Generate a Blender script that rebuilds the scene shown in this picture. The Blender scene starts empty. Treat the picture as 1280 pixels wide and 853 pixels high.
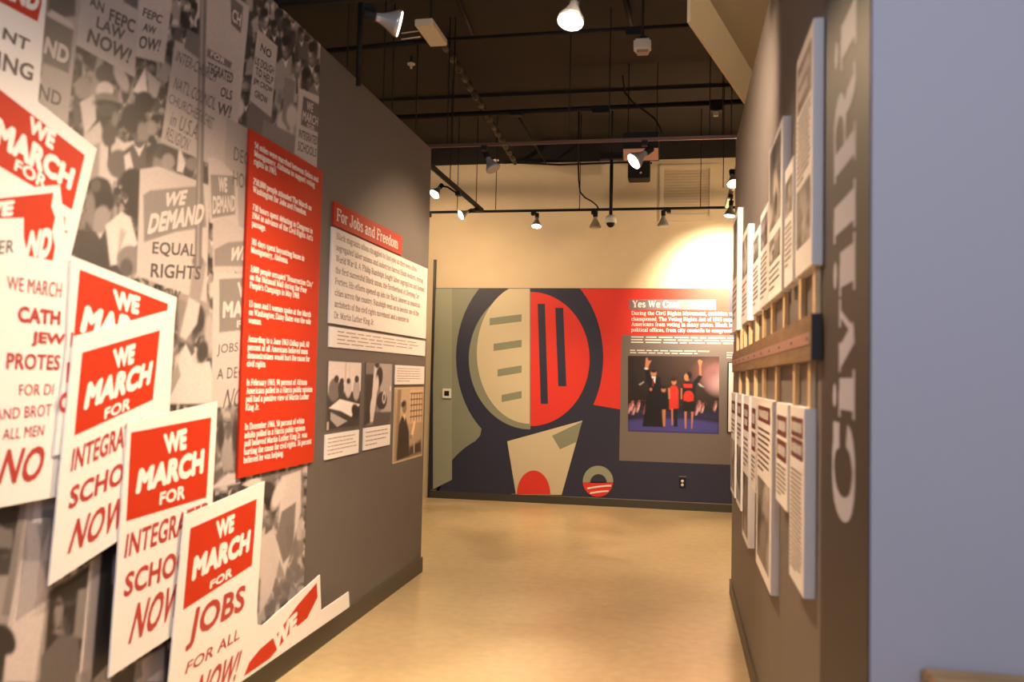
import bpy, bmesh, math, random
import numpy as np
from mathutils import Vector, Matrix
random.seed(7)
S = bpy.context.scene
C = S.collection

# ---------------------------------------------------------------- camera
FPX = 1070.0
CAM = np.array([0.0, 0.0, 1.5])
_y = np.array([848 - 640, -(476 - 426.5), -FPX]); _y /= np.linalg.norm(_y)
_z = np.array([1171 - 640, -(-23900 - 426.5), -FPX]); _z -= _y * (_z @ _y); _z /= np.linalg.norm(_z)
_x = np.cross(_y, _z)
R = np.array([_x, _y, _z])                       # camera axes -> world
cd = bpy.data.cameras.new('camera'); co = bpy.data.objects.new('camera', cd); C.objects.link(co)
M = Matrix([[*R[i], CAM[i]] for i in range(3)] + [[0, 0, 0, 1]])
co.matrix_world = M
cd.sensor_width = 36; cd.lens = 36 * FPX / 1280
cd.dof.use_dof = True; cd.dof.focus_distance = 9.0; cd.dof.aperture_fstop = 2.4
S.camera = co

# ---------------------------------------------------------------- exposure, world, large lights
vs = S.view_settings
vs.view_transform = 'Standard'; vs.look = 'None'; vs.exposure = 0.0; vs.gamma = 1; vs.use_curve_mapping = False
w = bpy.data.worlds.new('world'); S.world = w; w.use_nodes = True
w.node_tree.nodes['Background'].inputs[0].default_value = (0.62, 0.74, 1.0, 1)
w.node_tree.nodes['Background'].inputs[1].default_value = 0.55

def area(name, loc, to, sx, sy, power, col):
    l = bpy.data.lights.new(name, 'AREA'); l.shape = 'RECTANGLE'; l.size = sx; l.size_y = sy; l.energy = power; l.color = col
    o = bpy.data.objects.new(name, l); C.objects.link(o); o.location = loc
    o.rotation_euler = (Vector(to) - Vector(loc)).to_track_quat('-Z', 'Y').to_euler()
    return o
area('window_daylight', (0.5, -1.5, 3.1), (0.7, 1.8, 2.0), 1.2, 1.2, 72, (0.70, 0.76, 0.98))
area('warm_fill_behind', (-0.4, -1.6, 3.4), (-1.6, 2.6, 0.5), 1.6, 1.0, 8, (1.0, 0.78, 0.60))  # soft warm fill added behind the camera, not an actual fixture
area('soffit_fill', (2.6, 3.4, 3.3), (0.7, 6.2, 3.9), .8, .8, 45, (1.0, 0.70, 0.38))  # unseen area fill added to brighten the pale soffit

# ---------------------------------------------------------------- helpers
XL, XR, YB = -1.91, 0.386, 10.2

def ray(px, py):
    return R @ np.array([px - 640, -(py - 426.5), -FPX])
def hit(px, py, ax, val):
    d = ray(px, py); t = (val - CAM[ax]) / d[ax]
    return CAM + d * t
def HL(px, py, off=0.0): return hit(px, py, 0, XL + off)
def HR(px, py, off=0.0): return hit(px, py, 0, XR - off)
def HB(px, py, off=0.0): return hit(px, py, 1, YB - off)
def projn(P):
    c = (P - CAM) @ R
    return 640 + FPX * c[:, 0] / -c[:, 2], 426.5 - FPX * c[:, 1] / -c[:, 2]

_m = {}
def mat(name, col, rough=0.6, metal=0.0, bump=0.0, bscale=60, var=0.0, vscale=4.0, emit=0.0, spec=0.5, stretch=None):
    if name in _m: return _m[name]
    m = bpy.data.materials.new(name); m.use_nodes = True
    nt = m.node_tree; b = nt.nodes['Principled BSDF']
    b.inputs['Base Color'].default_value = (*col, 1); b.inputs['Roughness'].default_value = rough
    b.inputs['Metallic'].default_value = metal; b.inputs['Specular IOR Level'].default_value = spec
    tc = nt.nodes.new('ShaderNodeTexCoord'); src = tc.outputs['Object']
    if stretch:
        mp = nt.nodes.new('ShaderNodeMapping'); mp.inputs['Scale'].default_value = stretch
        nt.links.new(src, mp.inputs[0]); src = mp.outputs[0]
    if var:
        n = nt.nodes.new('ShaderNodeTexNoise'); n.inputs['Scale'].default_value = vscale; n.inputs['Detail'].default_value = 6
        r = nt.nodes.new('ShaderNodeValToRGB'); nt.links.new(src, n.inputs['Vector']); nt.links.new(n.outputs['Fac'], r.inputs[0])
        r.color_ramp.elements[0].position = .3; r.color_ramp.elements[1].position = .7
        r.color_ramp.elements[0].color = (*[c * (1 - var) for c in col], 1)
        r.color_ramp.elements[1].color = (*[min(1, c * (1 + var)) for c in col], 1)
        nt.links.new(r.outputs[0], b.inputs['Base Color'])
    if bump:
        n = nt.nodes.new('ShaderNodeTexNoise'); n.inputs['Scale'].default_value = bscale; n.inputs['Detail'].default_value = 3
        bp = nt.nodes.new('ShaderNodeBump'); bp.inputs['Strength'].default_value = bump; bp.inputs['Distance'].default_value = 0.002
        nt.links.new(src, n.inputs['Vector']); nt.links.new(n.outputs['Fac'], bp.inputs['Height']); nt.links.new(bp.outputs[0], b.inputs['Normal'])
    if emit:
        b.inputs['Emission Color'].default_value = (*col, 1); b.inputs['Emission Strength'].default_value = emit
    _m[name] = m; return m

def srgb(r, g, b):
    f = lambda c: (c / 255 / 12.92) if c / 255 < .04045 else ((c / 255 + .055) / 1.055) ** 2.4
    return (f(r), f(g), f(b))

M_wallL = mat('taupe_wall_vinyl', (0.118, 0.102, 0.094), .55, bump=.25, bscale=220, var=.05, vscale=2)
M_wallR = mat('grey_brown_wall_paint', (0.150, 0.125, 0.110), .6, bump=.15, bscale=220, var=.04)
M_end = mat('lavender_grey_paint', (0.43, 0.41, 0.44), .6, bump=.2, bscale=160)
M_band = mat('dark_brown_band_paint', (0.030, 0.022, 0.021), .55, bump=.15, bscale=160)
M_cream = mat('cream_wall_paint', (0.66, 0.545, 0.365), .7, bump=.2, bscale=120, var=.03)
M_dark = mat('black_brown_ceiling_paint', (0.0125, 0.0085, 0.0052), .8, var=.25, vscale=.8, bump=.2)
M_upper = mat('brown_black_upper_wall_paint', (0.013, 0.010, 0.007), .8)
M_base = mat('olive_rubber_baseboard', (0.050, 0.043, 0.028), .45)
M_white = mat('white_board', (0.80, 0.77, 0.75), .5, bump=.05)
M_wedge = mat('white_board_edge', (0.80, 0.80, 0.80), .55)
M_red = mat('poster_red', (0.50, 0.029, 0.004), .6, spec=.3)
M_dred = mat('dark_poster_red', (0.42, 0.045, 0.030), .5)
M_ink = mat('brown_black_ink', (0.06, 0.035, 0.03), .5)
M_winkn = mat('white_ink', (0.84, 0.80, 0.77), .5)
M_black = mat('black_metal', (0.010, 0.009, 0.008), .6, spec=.25)
M_brown = mat('brown_painted_pipe', (0.022, 0.016, 0.010), .6, spec=.25)
M_copper = mat('coppery_pipe', (0.15, 0.08, 0.05), .35, metal=.4)
M_chrome = mat('ribbed_reflector_glass', (0.50, 0.47, 0.43), .22, metal=.4)
M_ivory = mat('ivory_plastic', (0.72, 0.62, 0.45), .4)
M_wood = mat('pale_dowel_wood', (0.78, 0.55, 0.28), .5, var=.2, vscale=10, stretch=(8, 8, .6))
M_rail = mat('weathered_rail_wood', (0.20, 0.125, 0.06), .5, var=.3, vscale=9, stretch=(6, .7, 6))
M_railend = mat('dark_rail_end_grain', (0.03, 0.022, 0.018), .6, var=.2)
M_steel = mat('brushed_pink_steel', (0.50, 0.33, 0.28), .35, metal=.6, var=.05)
M_lens = mat('lit_lamp_lens', (1.0, 0.93, 0.84), .4, emit=22)
M_glass = mat('unlit_lamp_lens', (0.50, 0.46, 0.40), .15)
M_print = {}

def attr_mat():
    m = bpy.data.materials.new('printed_photograph'); m.use_nodes = True
    nt = m.node_tree; b = nt.nodes['Principled BSDF']
    a = nt.nodes.new('ShaderNodeAttribute'); a.attribute_name = 'ink'
    tc = nt.nodes.new('ShaderNodeTexCoord'); n = nt.nodes.new('ShaderNodeTexNoise'); n.inputs['Scale'].default_value = 350
    mx = nt.nodes.new('ShaderNodeMix'); mx.data_type = 'RGBA'; mx.blend_type = 'OVERLAY'; mx.inputs[0].default_value = .18
    nt.links.new(tc.outputs['Object'], n.inputs['Vector']); nt.links.new(a.outputs['Color'], mx.inputs[6]); nt.links.new(n.outputs['Color'], mx.inputs[7])
    nt.links.new(mx.outputs[2], b.inputs['Base Color']); b.inputs['Roughness'].default_value = .5
    return m
M_attr = attr_mat()

def link(name, me, m, parent=None):
    o = bpy.data.objects.new(name, me); C.objects.link(o)
    if m is not None:
        for q in (m if isinstance(m, (list, tuple)) else [m]): me.materials.append(q)
    if parent: o.parent = parent
    return o
def pyd(name, v, f, m, parent=None, smooth=False):
    me = bpy.data.meshes.new(name); me.from_pydata([tuple(map(float, p)) for p in v], [], f); me.update()
    if smooth: me.polygons.foreach_set('use_smooth', [True] * len(me.polygons))
    return link(name, me, m, parent)
def bm_obj(name, bm, m, parent=None, smooth=False):
    me = bpy.data.meshes.new(name); bm.to_mesh(me); bm.free()
    if smooth: me.polygons.foreach_set('use_smooth', [True] * len(me.polygons))
    return link(name, me, m, parent)
def tag(o, label=None, cat=None, group=None, kind=None):
    if label: o['label'] = label
    if cat: o['category'] = cat
    if group: o['group'] = group
    if kind: o['kind'] = kind
    return o
def empty(name, loc, label=None, cat=None, group=None):
    o = bpy.data.objects.new(name, None); C.objects.link(o); o.location = tuple(map(float, loc)); o.empty_display_size = .1
    return tag(o, label, cat, group)
def local(parent, pts):
    if parent is None: return pts
    L = np.array(parent.location)
    return [np.array(p) - L for p in pts]

def boxv(a, b):
    (x0, y0, z0), (x1, y1, z1) = a, b
    v = [(x0, y0, z0), (x1, y0, z0), (x1, y1, z0), (x0, y1, z0), (x0, y0, z1), (x1, y0, z1), (x1, y1, z1), (x0, y1, z1)]
    f = [(0, 3, 2, 1), (4, 5, 6, 7), (0, 1, 5, 4), (1, 2, 6, 5), (2, 3, 7, 6), (3, 0, 4, 7)]
    return v, f
def box(name, a, b, m, parent=None, bevel=0):
    lo = [min(a[i], b[i]) for i in range(3)]; hi = [max(a[i], b[i]) for i in range(3)]
    if parent: lo, hi = local(parent, [lo, hi])
    v, f = boxv(lo, hi)
    if not bevel: return pyd(name, v, f, m, parent)
    bm = bmesh.new(); vs_ = [bm.verts.new(tuple(map(float, p))) for p in v]
    for q in f: bm.faces.new([vs_[i] for i in q])
    bmesh.ops.bevel(bm, geom=list(bm.edges), offset=bevel, segments=2, affect='EDGES')
    return bm_obj(name, bm, m, parent)
def slab(name, pts, n, t, m, parent=None):
    """flat outline pts (front face), thickness t backwards along -n"""
    pts = local(parent, pts); n = np.array(n, float); k = len(pts)
    a = pts[0]; area_ = sum(np.cross(pts[i] - a, pts[(i + 1) % k] - a) for i in range(k)) @ n
    if area_ < 0: pts = pts[::-1]
    v = list(pts) + [p - n * t for p in pts]
    f = [tuple(range(k)), tuple(range(2 * k - 1, k - 1, -1))] + [(i, i + k, (i + 1) % k + k, (i + 1) % k) for i in range(k)]
    return pyd(name, v, f, m, parent)
def tube_bm(bm, pts, r, seg=8, cap=True):
    pts = [Vector(tuple(map(float, p))) for p in pts]; rings = []
    up = None
    for i, p in enumerate(pts):
        d = (pts[min(i + 1, len(pts) - 1)] - pts[max(i - 1, 0)]).normalized()
        if up is None: up = Vector((0, 0, 1)) if abs(d.z) < .9 else Vector((1, 0, 0))
        a = d.cross(up).normalized(); b = a.cross(d).normalized(); up = b
        rr = r[i] if isinstance(r, (list, tuple)) else r
        rings.append([bm.verts.new(p + a * math.cos(t) * rr + b * math.sin(t) * rr) for t in [2 * math.pi * j / seg for j in range(seg)]])
    for i in range(len(rings) - 1):
        for j in range(seg):
            bm.faces.new((rings[i][j], rings[i][(j + 1) % seg], rings[i + 1][(j + 1) % seg], rings[i + 1][j]))
    if cap: bm.faces.new(rings[0][::-1]); bm.faces.new(rings[-1])
def tube(name, pts, r, m, parent=None, seg=8):
    bm = bmesh.new(); tube_bm(bm, local(parent, [np.array(p, float) for p in pts]), r, seg); return bm_obj(name, bm, m, parent, True)

# ---- sans lettering from the built-in font, and a slab-serif drawn with broad-pen strokes
_sc = {}
def sans(text, bold=.02, shear=0):
    k = (text, bold, shear)
    if k in _sc: return _sc[k]
    cu = bpy.data.curves.new('t', 'FONT'); cu.body = text; cu.offset = 0; cu.shear = shear; cu.resolution_u = 3; cu.space_character = 1.04
    o = bpy.data.objects.new('t', cu); C.objects.link(o)
    dg = bpy.context.evaluated_depsgraph_get(); me = bpy.data.meshes.new_from_object(o.evaluated_get(dg))
    v = np.array([p.co[:] for p in me.vertices]); f = [tuple(p.vertices) for p in me.polygons]
    bpy.data.objects.remove(o); bpy.data.meshes.remove(me)
    v = v[:, :2]; x0, x1 = v[:, 0].min(), v[:, 0].max(); y0, y1 = v[:, 1].min(), v[:, 1].max()
    V, F = [], []
    sh = [(0, 0)] if bold < .008 else [(-bold, -bold), (bold, -bold), (-bold, bold), (bold, bold), (0, 0)] if bold < .025 else [(bold * math.cos(t), bold * math.sin(t)) for t in np.linspace(0, 2 * math.pi, 9)[:-1]] + [(0, 0)]
    for n_, (dx, dy) in enumerate(sh):
        F += [tuple(i + n_ * len(v) for i in q) for q in f]; V.append(np.concatenate([v + [dx, dy], np.full((len(v), 1), n_ * 4e-5)], 1))
    V = np.concatenate(V); x0, x1 = V[:, 0].min(), V[:, 0].max(); y0, y1 = V[:, 1].min(), V[:, 1].max()
    V[:, :2] = (V[:, :2] - [x0, y0]) / [x1 - x0, y1 - y0]
    _sc[k] = (V, F); return _sc[k]

G = {
'a': (5, 'c .9,3.9 1.4,4.7 2.5,4.9 3.4,4.3 3.5,3 3.5,.3|s 3.1 4.9 .2|c 3.5,2.9 1.8,2.6 .8,1.9 .8,.9 1.7,.2 2.8,.5 3.5,1.3'),
'b': (5.2, 'l 1.1,7 1.1,.2|s 0 1.4 6.8|c 1.1,4 2.4,4.8 3.9,4.2 4.3,2.5 3.9,.8 2.5,.2 1.1,.9'),
'c': (4.6, 'c 3.9,3.7 2.7,4.8 1.3,4.2 .8,2.5 1.3,.8 2.7,.2 4.1,1.1|l 3.9,4.6 3.9,3.4'),
'd': (5.4, 'l 4.2,7 4.2,.2|s 3.2 4.4 6.8|s 4 5.3 .2|c 4.2,4 2.9,4.8 1.4,4.2 .8,2.5 1.4,.8 2.8,.2 4.2,1'),
'e': (4.8, 'l .9,2.6 4,2.6|c 4,2.6 3.6,4.2 2.5,4.8 1.2,4.1 .8,2.5 1.3,.8 2.7,.2 4.1,1.1'),
'f': (3.6, 'c 3.5,6.6 2.4,7 1.5,6 1.5,4 1.5,.2|s .3 3 .2|s .3 3.1 4.7'),
'g': (5, 'c 2.2,4.8 3.5,4.2 3.5,2.5 2.2,1.7 .9,2.4 .9,4.1 2.2,4.8|c 1.2,1.8 .9,1 2.5,.7 4,.1 3.9,-1.3 2.2,-1.9 .7,-1.2 .9,0 1.9,.6|l 3.3,4.4 4.7,4.9'),
'h': (5.6, 'l 1.2,7 1.2,.2|s .1 1.4 6.8|s .1 2.3 .2|c 1.2,3.8 2.6,4.8 4,4.2 4.2,3 4.2,.2|s 3.2 5.4 .2'),
'i': (2.7, 'l 1.4,4.8 1.4,.2|s .2 1.6 4.7|s .2 2.6 .2|d 1.3,6.5 .62'),
'j': (2.6, 'c 1.5,4.8 1.5,1 1.4,-1.2 .4,-1.8|s .3 1.7 4.7|d 1.4,6.5 .62'),
'k': (5.4, 'l 1.2,7 1.2,.2|s .1 1.4 6.8|s .1 2.3 .2|l 1.3,2.2 3.9,4.6|s 3 5 4.7|l 2.3,3 4.2,.3|s 3.2 5.4 .2'),
'l': (2.7, 'l 1.4,7 1.4,.2|s .2 1.6 6.8|s .2 2.6 .2'),
'm': (8.3, 'l 1.2,4.8 1.2,.2|s .1 1.4 4.7|s .1 2.3 .2|c 1.2,3.8 2.5,4.8 3.8,4.2 4,3 4,.2|s 3 5 .2|c 4,3.8 5.3,4.8 6.6,4.2 6.8,3 6.8,.2|s 5.8 8 .2'),
'n': (5.6, 'l 1.2,4.8 1.2,.2|s .1 1.4 4.7|s .1 2.3 .2|c 1.2,3.8 2.6,4.8 4,4.2 4.2,3 4.2,.2|s 3.2 5.4 .2'),
'o': (5, 'o 2.5,2.5 1.7,2.3'),
'p': (5.4, 'l 1.2,4.8 1.2,-1.9|s .1 1.4 4.7|s .1 2.4 -1.9|c 1.2,4 2.5,4.8 4,4.2 4.4,2.5 4,.8 2.6,.2 1.2,.9'),
'q': (5.4, 'l 4.2,4.8 4.2,-1.9|s 3 5.4 -1.9|c 4.2,4 2.9,4.8 1.4,4.2 .8,2.5 1.4,.8 2.8,.2 4.2,1'),
'r': (4.1, 'l 1.2,4.8 1.2,.2|s .1 1.4 4.7|s .1 2.5 .2|c 1.2,3.4 2,4.5 3.1,4.8|d 3.3,4.2 .6'),
's': (4.2, 'c 3.5,3.9 2.2,4.8 .9,4 1.1,3 3,2.1 3.4,1 2.1,.2 .6,1.1'),
't': (3.5, 'c 1.4,6.4 1.4,3 1.4,1 2.1,.2 3.3,.8|s .2 3.1 4.7'),
'u': (5.6, 'c 1.1,4.8 1.1,2 1.3,.8 2.6,.2 4.1,1.1|s .1 1.3 4.7|l 4.2,4.8 4.2,.2|s 3.2 4.4 4.7|s 4 5.4 .2'),
'v': (5.2, 'l 1,4.7 2.6,.3|t 4.2,4.7 2.6,.3|s 0 2.1 4.7|s 3.2 5.2 4.7'),
'w': (7.6, 'l 1,4.7 2.4,.3|t 3.8,4.7 2.4,.3|l 3.8,4.7 5.2,.3|t 6.6,4.7 5.2,.3|s 0 2.1 4.7|s 3 4.6 4.7|s 5.7 7.6 4.7'),
'x': (5.2, 'l .9,4.7 4.3,.2|l 4.2,4.7 .8,.2|s 0 2 4.7|s 3.2 5.1 4.7|s 0 1.9 .2|s 3.2 5.2 .2'),
'y': (5.2, 'l 1,4.7 2.6,.3|t 4.2,4.7 2.1,-1.3|s 0 2.1 4.7|s 3.2 5.2 4.7|d 1.3,-1.5 .65'),
'z': (4.6, 'l .7,4.7 3.9,4.7|l 3.8,4.7 .8,.2|l .7,.2 4,.2'),
'A': (7, 't 3.5,7 1.1,.2|l 3.5,7 5.9,.2|l 2,2.6 5,2.6|s 0 2.2 .2|s 4.8 7 .2'),
'B': (6.4, 'l 1.4,7 1.4,.2|s .2 3 6.8|s .2 3 .2|c 1.4,6.8 4,6.8 5,5.4 4,3.8 1.4,3.7|c 3,3.7 5,3.3 5.6,2 4.6,.4 1.4,.2'),
'C': (6.8, 'c 5.8,4.8 5.2,6.3 3.6,6.9 1.7,6 1,3.5 1.7,1 3.7,.1 5.4,.9 6,2.3|l 5.9,6.9 5.9,4.7'),
'D': (7, 'l 1.4,7 1.4,.2|s .2 2.6 6.8|s .2 2.6 .2|c 1.4,6.8 4.4,6.7 6,4.9 6,2.1 4.4,.3 1.4,.2'),
'E': (6.2, 'l 1.4,7 1.4,.2|s .2 5.6 6.8|s .2 5.8 .2|s 1.4 4 3.6|l 5.5,6.8 5.5,5.3|l 5.7,.2 5.7,1.8|l 4.1,4.3 4.1,2.9'),
'F': (5.8, 'l 1.4,7 1.4,.2|s .2 5.6 6.8|s .2 2.8 .2|s 1.4 4 3.6|l 5.4,6.8 5.4,5.3|l 4.1,4.3 4.1,2.9'),
'G': (7, 'c 5.8,4.9 5.2,6.3 3.6,6.9 1.7,6 1,3.5 1.7,1 3.7,.1 5.3,.7 5.7,1.4|l 5.7,3 5.7,.2|s 4.2 6.8 3|l 5.9,6.9 5.9,4.9'),
'H': (7.4, 'l 1.4,7 1.4,.2|l 6,7 6,.2|s .2 2.6 6.8|s .2 2.6 .2|s 4.8 7.2 6.8|s 4.8 7.2 .2|s 1.4 6 3.6'),
'I': (3, 'l 1.5,7 1.5,.2|s .2 2.8 6.8|s .2 2.8 .2'),
'J': (5, 'c 3.4,7 3.4,2 3,.7 1.9,.1 .8,.8 .8,2|s 2 4.8 6.8'),
'K': (7.2, 'l 1.4,7 1.4,.2|s .2 2.6 6.8|s .2 2.6 .2|l 1.5,2.8 5.4,6.8|l 3,4.2 5.8,.2|s 4.3 6.6 6.8|s 4.6 7.1 .2'),
'L': (5.8, 'l 1.4,7 1.4,.2|s .2 2.8 6.8|s .2 5.4 .2|l 5.3,.2 5.3,2'),
'M': (8.8, 'l 1.4,7 1.4,.2|l 7.2,7 7.2,.2|l 1.6,6.8 4.3,.6|l 7,6.8 4.3,.6|s .2 1.8 6.8|s 6.8 8.5 6.8|s .2 2.6 .2|s 6 8.5 .2'),
'N': (7.4, 'l 1.4,7 1.4,.2|l 6,7 6,.2|l 1.5,6.8 5.9,.3|s .2 1.9 6.8|s 4.8 7.2 6.8|s .2 2.6 .2'),
'O': (7, 'o 3.5,3.5 2.5,3.3'),
'P': (6.2, 'l 1.4,7 1.4,.2|s .2 3 6.8|s .2 2.8 .2|c 1.4,6.8 4.2,6.8 5.4,5.2 4.2,3.4 1.4,3.2'),
'R': (7, 'l 1.4,7 1.4,.2|s .2 3 6.8|s .2 2.7 .2|c 1.4,6.8 4.2,6.8 5.4,5.2 4.2,3.6 1.4,3.4|c 3.2,3.5 4.6,3 5,1.4 5.6,.4 6.6,.4'),
'S': (5.6, 'c 4.7,5.5 3.6,6.8 1.9,6.7 .9,5.3 1.8,4 3.9,3.1 4.9,1.7 3.9,.4 2,.3 .8,1.8|l 4.8,6.9 4.8,5.2|l .8,.1 .8,2'),
'T': (6.4, 'l 3.2,7 3.2,.2|s .4 6 6.8|s 1.9 4.5 .2|l .5,6.8 .5,5.2|l 5.9,6.8 5.9,5.2'),
'U': (7, 'c 1.4,6.8 1.4,2.4 2,.8 3.6,.1 5.2,.8 5.7,2.4 5.7,6.8|s .2 2.6 6.8|s 4.5 6.9 6.8'),
'V': (6.8, 'l 1.2,6.8 3.5,.3|t 5.7,6.8 3.5,.3|s 0 2.5 6.8|s 4.5 6.8 6.8'),
'W': (9.6, 'l 1.2,6.8 3,.3|t 4.8,6.8 3,.3|l 4.8,6.8 6.6,.3|t 8.4,6.8 6.6,.3|s 0 2.4 6.8|s 3.8 5.8 6.8|s 7.2 9.6 6.8'),
'Y': (6.6, 'l 1.1,6.8 3.3,3.3|t 5.5,6.8 3.3,3.3|l 3.3,3.4 3.3,.2|s 0 2.3 6.8|s 4.3 6.6 6.8|s 2 4.6 .2'),
'0': (5, 'o 2.5,3.5 1.7,3.3'), '1': (4, 'l 2,7 2,.2|l 2,6.9 .7,6|s .6 3.4 .2'),
'2': (5, 'c .9,5.5 1.6,6.8 3.3,6.7 4,5.2 3,3.4 .9,.4|l .8,.3 4.2,.3'),
'3': (5, 'c .8,6.2 2.4,6.9 3.9,6 3.4,4.2 2,3.7|c 2,3.7 4,3.2 4.1,1.4 2.6,.2 .8,.9'),
'4': (5, 'l 3.2,7 3.2,.2|l 3,6.8 .7,2.2|l .6,2 4.6,2|s 2.2 4.3 .2'),
'5': (5, 'l 1.2,6.8 4,6.8|l 1.2,6.8 1.2,4|c 1.2,4 3,4.4 4.2,2.6 3,.3 .8,.8'),
'6': (5, 'c 3.9,6.7 1.8,6 .9,3.4 1,1.2 2.5,.2 4,1.2 4,3 2.6,4 1.1,2.8'),
'7': (5, 'l .8,6.8 4.2,6.8|l 4.2,6.7 1.9,.2'), '8': (5, 'o 2.5,5.2 1.4,1.6|o 2.5,1.9 1.7,1.7'),
'9': (5, 'c 1,.4 3.2,1 4.1,3.6 4,5.8 2.5,6.8 1,5.8 1,4 2.4,3 3.9,4.2'),
'.': (2, 'd 1,.5 .6'), ',': (2, 'd 1,.5 .6|l 1.2,.5 .7,-1'), ';': (2, 'd 1,.5 .6|l 1.2,.5 .7,-1|d 1,4.2 .6'),
"'": (1.8, 'l 1,7 .8,5.2'), '"': (3, 'l .9,7 .8,5.3|l 2.1,7 2,5.3'), '!': (2.6, 'l 1.3,7 1.3,2.2|d 1.3,.6 .65'), ' ': (2.6, ''), '-': (3, 's .4 2.6 2.8'),
}
_gc = {}
def glyph(ch, thick, thin):
    key = (ch, thick, thin)
    if key in _gc: return _gc[key]
    V, F = [], []; lay = [0.0]
    def ribbon(P, closed=False):
        P = np.array(P, float); n = len(P); b0 = len(V)
        for i in range(n):
            if closed: a, b = P[(i - 1) % n], P[(i + 1) % n]
            else: a, b = P[max(i - 1, 0)], P[min(i + 1, n - 1)]
            t = b - a; t /= (np.hypot(*t) + 1e-9); h = .5 * (thin + (thick - thin) * abs(t[1])); nn = np.array([-t[1], t[0]]) * h
            V.append(np.array([*(P[i] + nn), lay[0]])); V.append(np.array([*(P[i] - nn), lay[0]]))
        for i in range(n if closed else n - 1):
            j = (i + 1) % n; F.append((b0 + 2 * i, b0 + 2 * i + 1, b0 + 2 * j + 1, b0 + 2 * j))
    def smooth(P):
        P = [np.array(p) for p in P]; out = []
        Q = [2 * P[0] - P[1]] + P + [2 * P[-1] - P[-2]]
        for i in range(1, len(Q) - 2):
            for k in range(3):
                t = k / 3; p0, p1, p2, p3 = Q[i - 1:i + 3]
                out.append(.5 * (2 * p1 + (p2 - p0) * t + (2 * p0 - 5 * p1 + 4 * p2 - p3) * t * t + (3 * p1 - p0 - 3 * p2 + p3) * t ** 3))
        return out + [P[-1]]
    for st in [s for s in G[ch][1].split('|') if s]:
        k, *a = st.split(' '); lay[0] += 3.5e-4
        if k == 't':
            th_ = thick; thick = thin * .9; ribbon([tuple(map(float, q.split(','))) for q in a]); thick = th_
        elif k in 'lc':
            P = [tuple(map(float, q.split(','))) for q in a]; ribbon(P if k == 'l' else smooth(P))
        elif k == 's': ribbon([(float(a[0]), float(a[2])), (float(a[1]), float(a[2]))])
        elif k in 'od':
            cx, cy = map(float, a[0].split(','))
            if k == 'o':
                rx, ry = map(float, a[1].split(',')); ribbon([(cx + rx * math.cos(t), cy + ry * math.sin(t)) for t in np.linspace(0, 2 * math.pi, 17)[:-1]], True)
            else:
                r = float(a[1]) * (.75 + .2 * thick); b0 = len(V); V.extend(np.array([cx + r * math.cos(t), cy + r * math.sin(t), lay[0]]) for t in np.linspace(0, 2 * math.pi, 9)[:-1]); F.append(tuple(range(b0, b0 + 8)))
    _gc[key] = (np.array(V) if V else np.zeros((0, 3)), F); return _gc[key]
def serif(text, thick=1.2, thin=.6):
    """(vertices in units of cap height, faces, width)"""
    X = 0; VV, FF, n = [], [], 0
    for ch in text:
        v, f = glyph(ch, thick, thin)
        if len(v): VV.append(v + [X, 0, 0]); FF += [tuple(i + n for i in q) for q in f]; n += len(v)
        X += G[ch][0] + .25
    return np.concatenate(VV) / 7.0, FF, X / 7.0

def bil(q, u, v):
    """q = TL,TR,BR,BL (3-D); u to the right, v up"""
    TL, TR, BR, BL = [np.array(p) for p in q]
    u = np.asarray(u)[:, None]; v = np.asarray(v)[:, None]
    return (BL * (1 - u) + BR * u) * (1 - v) + (TL * (1 - u) + TR * u) * v
def text_quad(name, text, quad, m, parent, bold=.03, shear=0):
    v, f = sans(text, bold, shear)
    q = [np.array(p) for p in quad]; n = np.cross(q[1] - q[0], q[0] - q[3]); n /= np.linalg.norm(n)
    P = bil(quad, v[:, 0], v[:, 1]) + v[:, 2:3] * n
    return pyd(name, local(parent, list(P)), f, m, parent)
def serif_lines(name, items, frame, m, parent, thick=1.25, thin=.7, n=(1, 0, 0)):
    """items: (text, x0, baseline, capheight, xscale or None, fitwidth or None) in frame units; frame(u,v)->3-D array"""
    V, F, k = [], [], 0; n = np.array(n, float)
    for text, x0, base, cap, xs in items:
        v, f, wd = serif(text, thick, thin)
        V.append(frame(x0 + v[:, 0] * cap * xs, base + v[:, 1] * cap) + v[:, 2:3] * n); F += [tuple(i + k for i in q) for q in f]; k += len(v)
    return pyd(name, local(parent, list(np.concatenate(V))), F, m, parent)
def bars(name, frame, x0, x1, ytop, ybot, nlines, m, parent, seed=0, fill=.45, last=.5, letters=False):
    """unreadably small print: word-length bars in lines"""
    rnd = random.Random(seed); V, F = [], []
    h = (ytop - ybot) / nlines
    for i in range(nlines):
        y = ytop - h * (i + .5); x = x0; end = x1 - (x1 - x0) * rnd.uniform(0, .12) if i < nlines - 1 else x0 + (x1 - x0) * last
        while x < end - (x1 - x0) * .02:
            wd = min((x1 - x0) * rnd.uniform(.05, .16), end - x); k = len(V)
            P = frame(np.array([x, x + wd, x + wd, x]), np.array([y - h * fill / 2] * 2 + [y + h * fill / 2] * 2))
            V += list(P); F.append((k, k + 1, k + 2, k + 3)); x += wd + (x1 - x0) * .02
    if letters:
        V, F = [], []
        for i in range(nlines):
            y = ytop - h * (i + .5); x = x0 + (x1 - x0) * rnd.uniform(0, .1)
            while x < x1 * (.95 if i == 0 else .8):
                wd = (x1 - x0) * rnd.uniform(.035, .06); k = len(V); hh = h * fill * rnd.uniform(.8, 1)
                P = frame(np.array([x, x + wd, x + wd, x]), np.array([y - hh / 2] * 2 + [y + hh / 2] * 2)); V += list(P); F.append((k, k + 1, k + 2, k + 3)); x += wd + (x1 - x0) * .03
    o = pyd(name, local(parent, V), F, m, parent); o['kind'] = 'stuff'; return o
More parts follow.
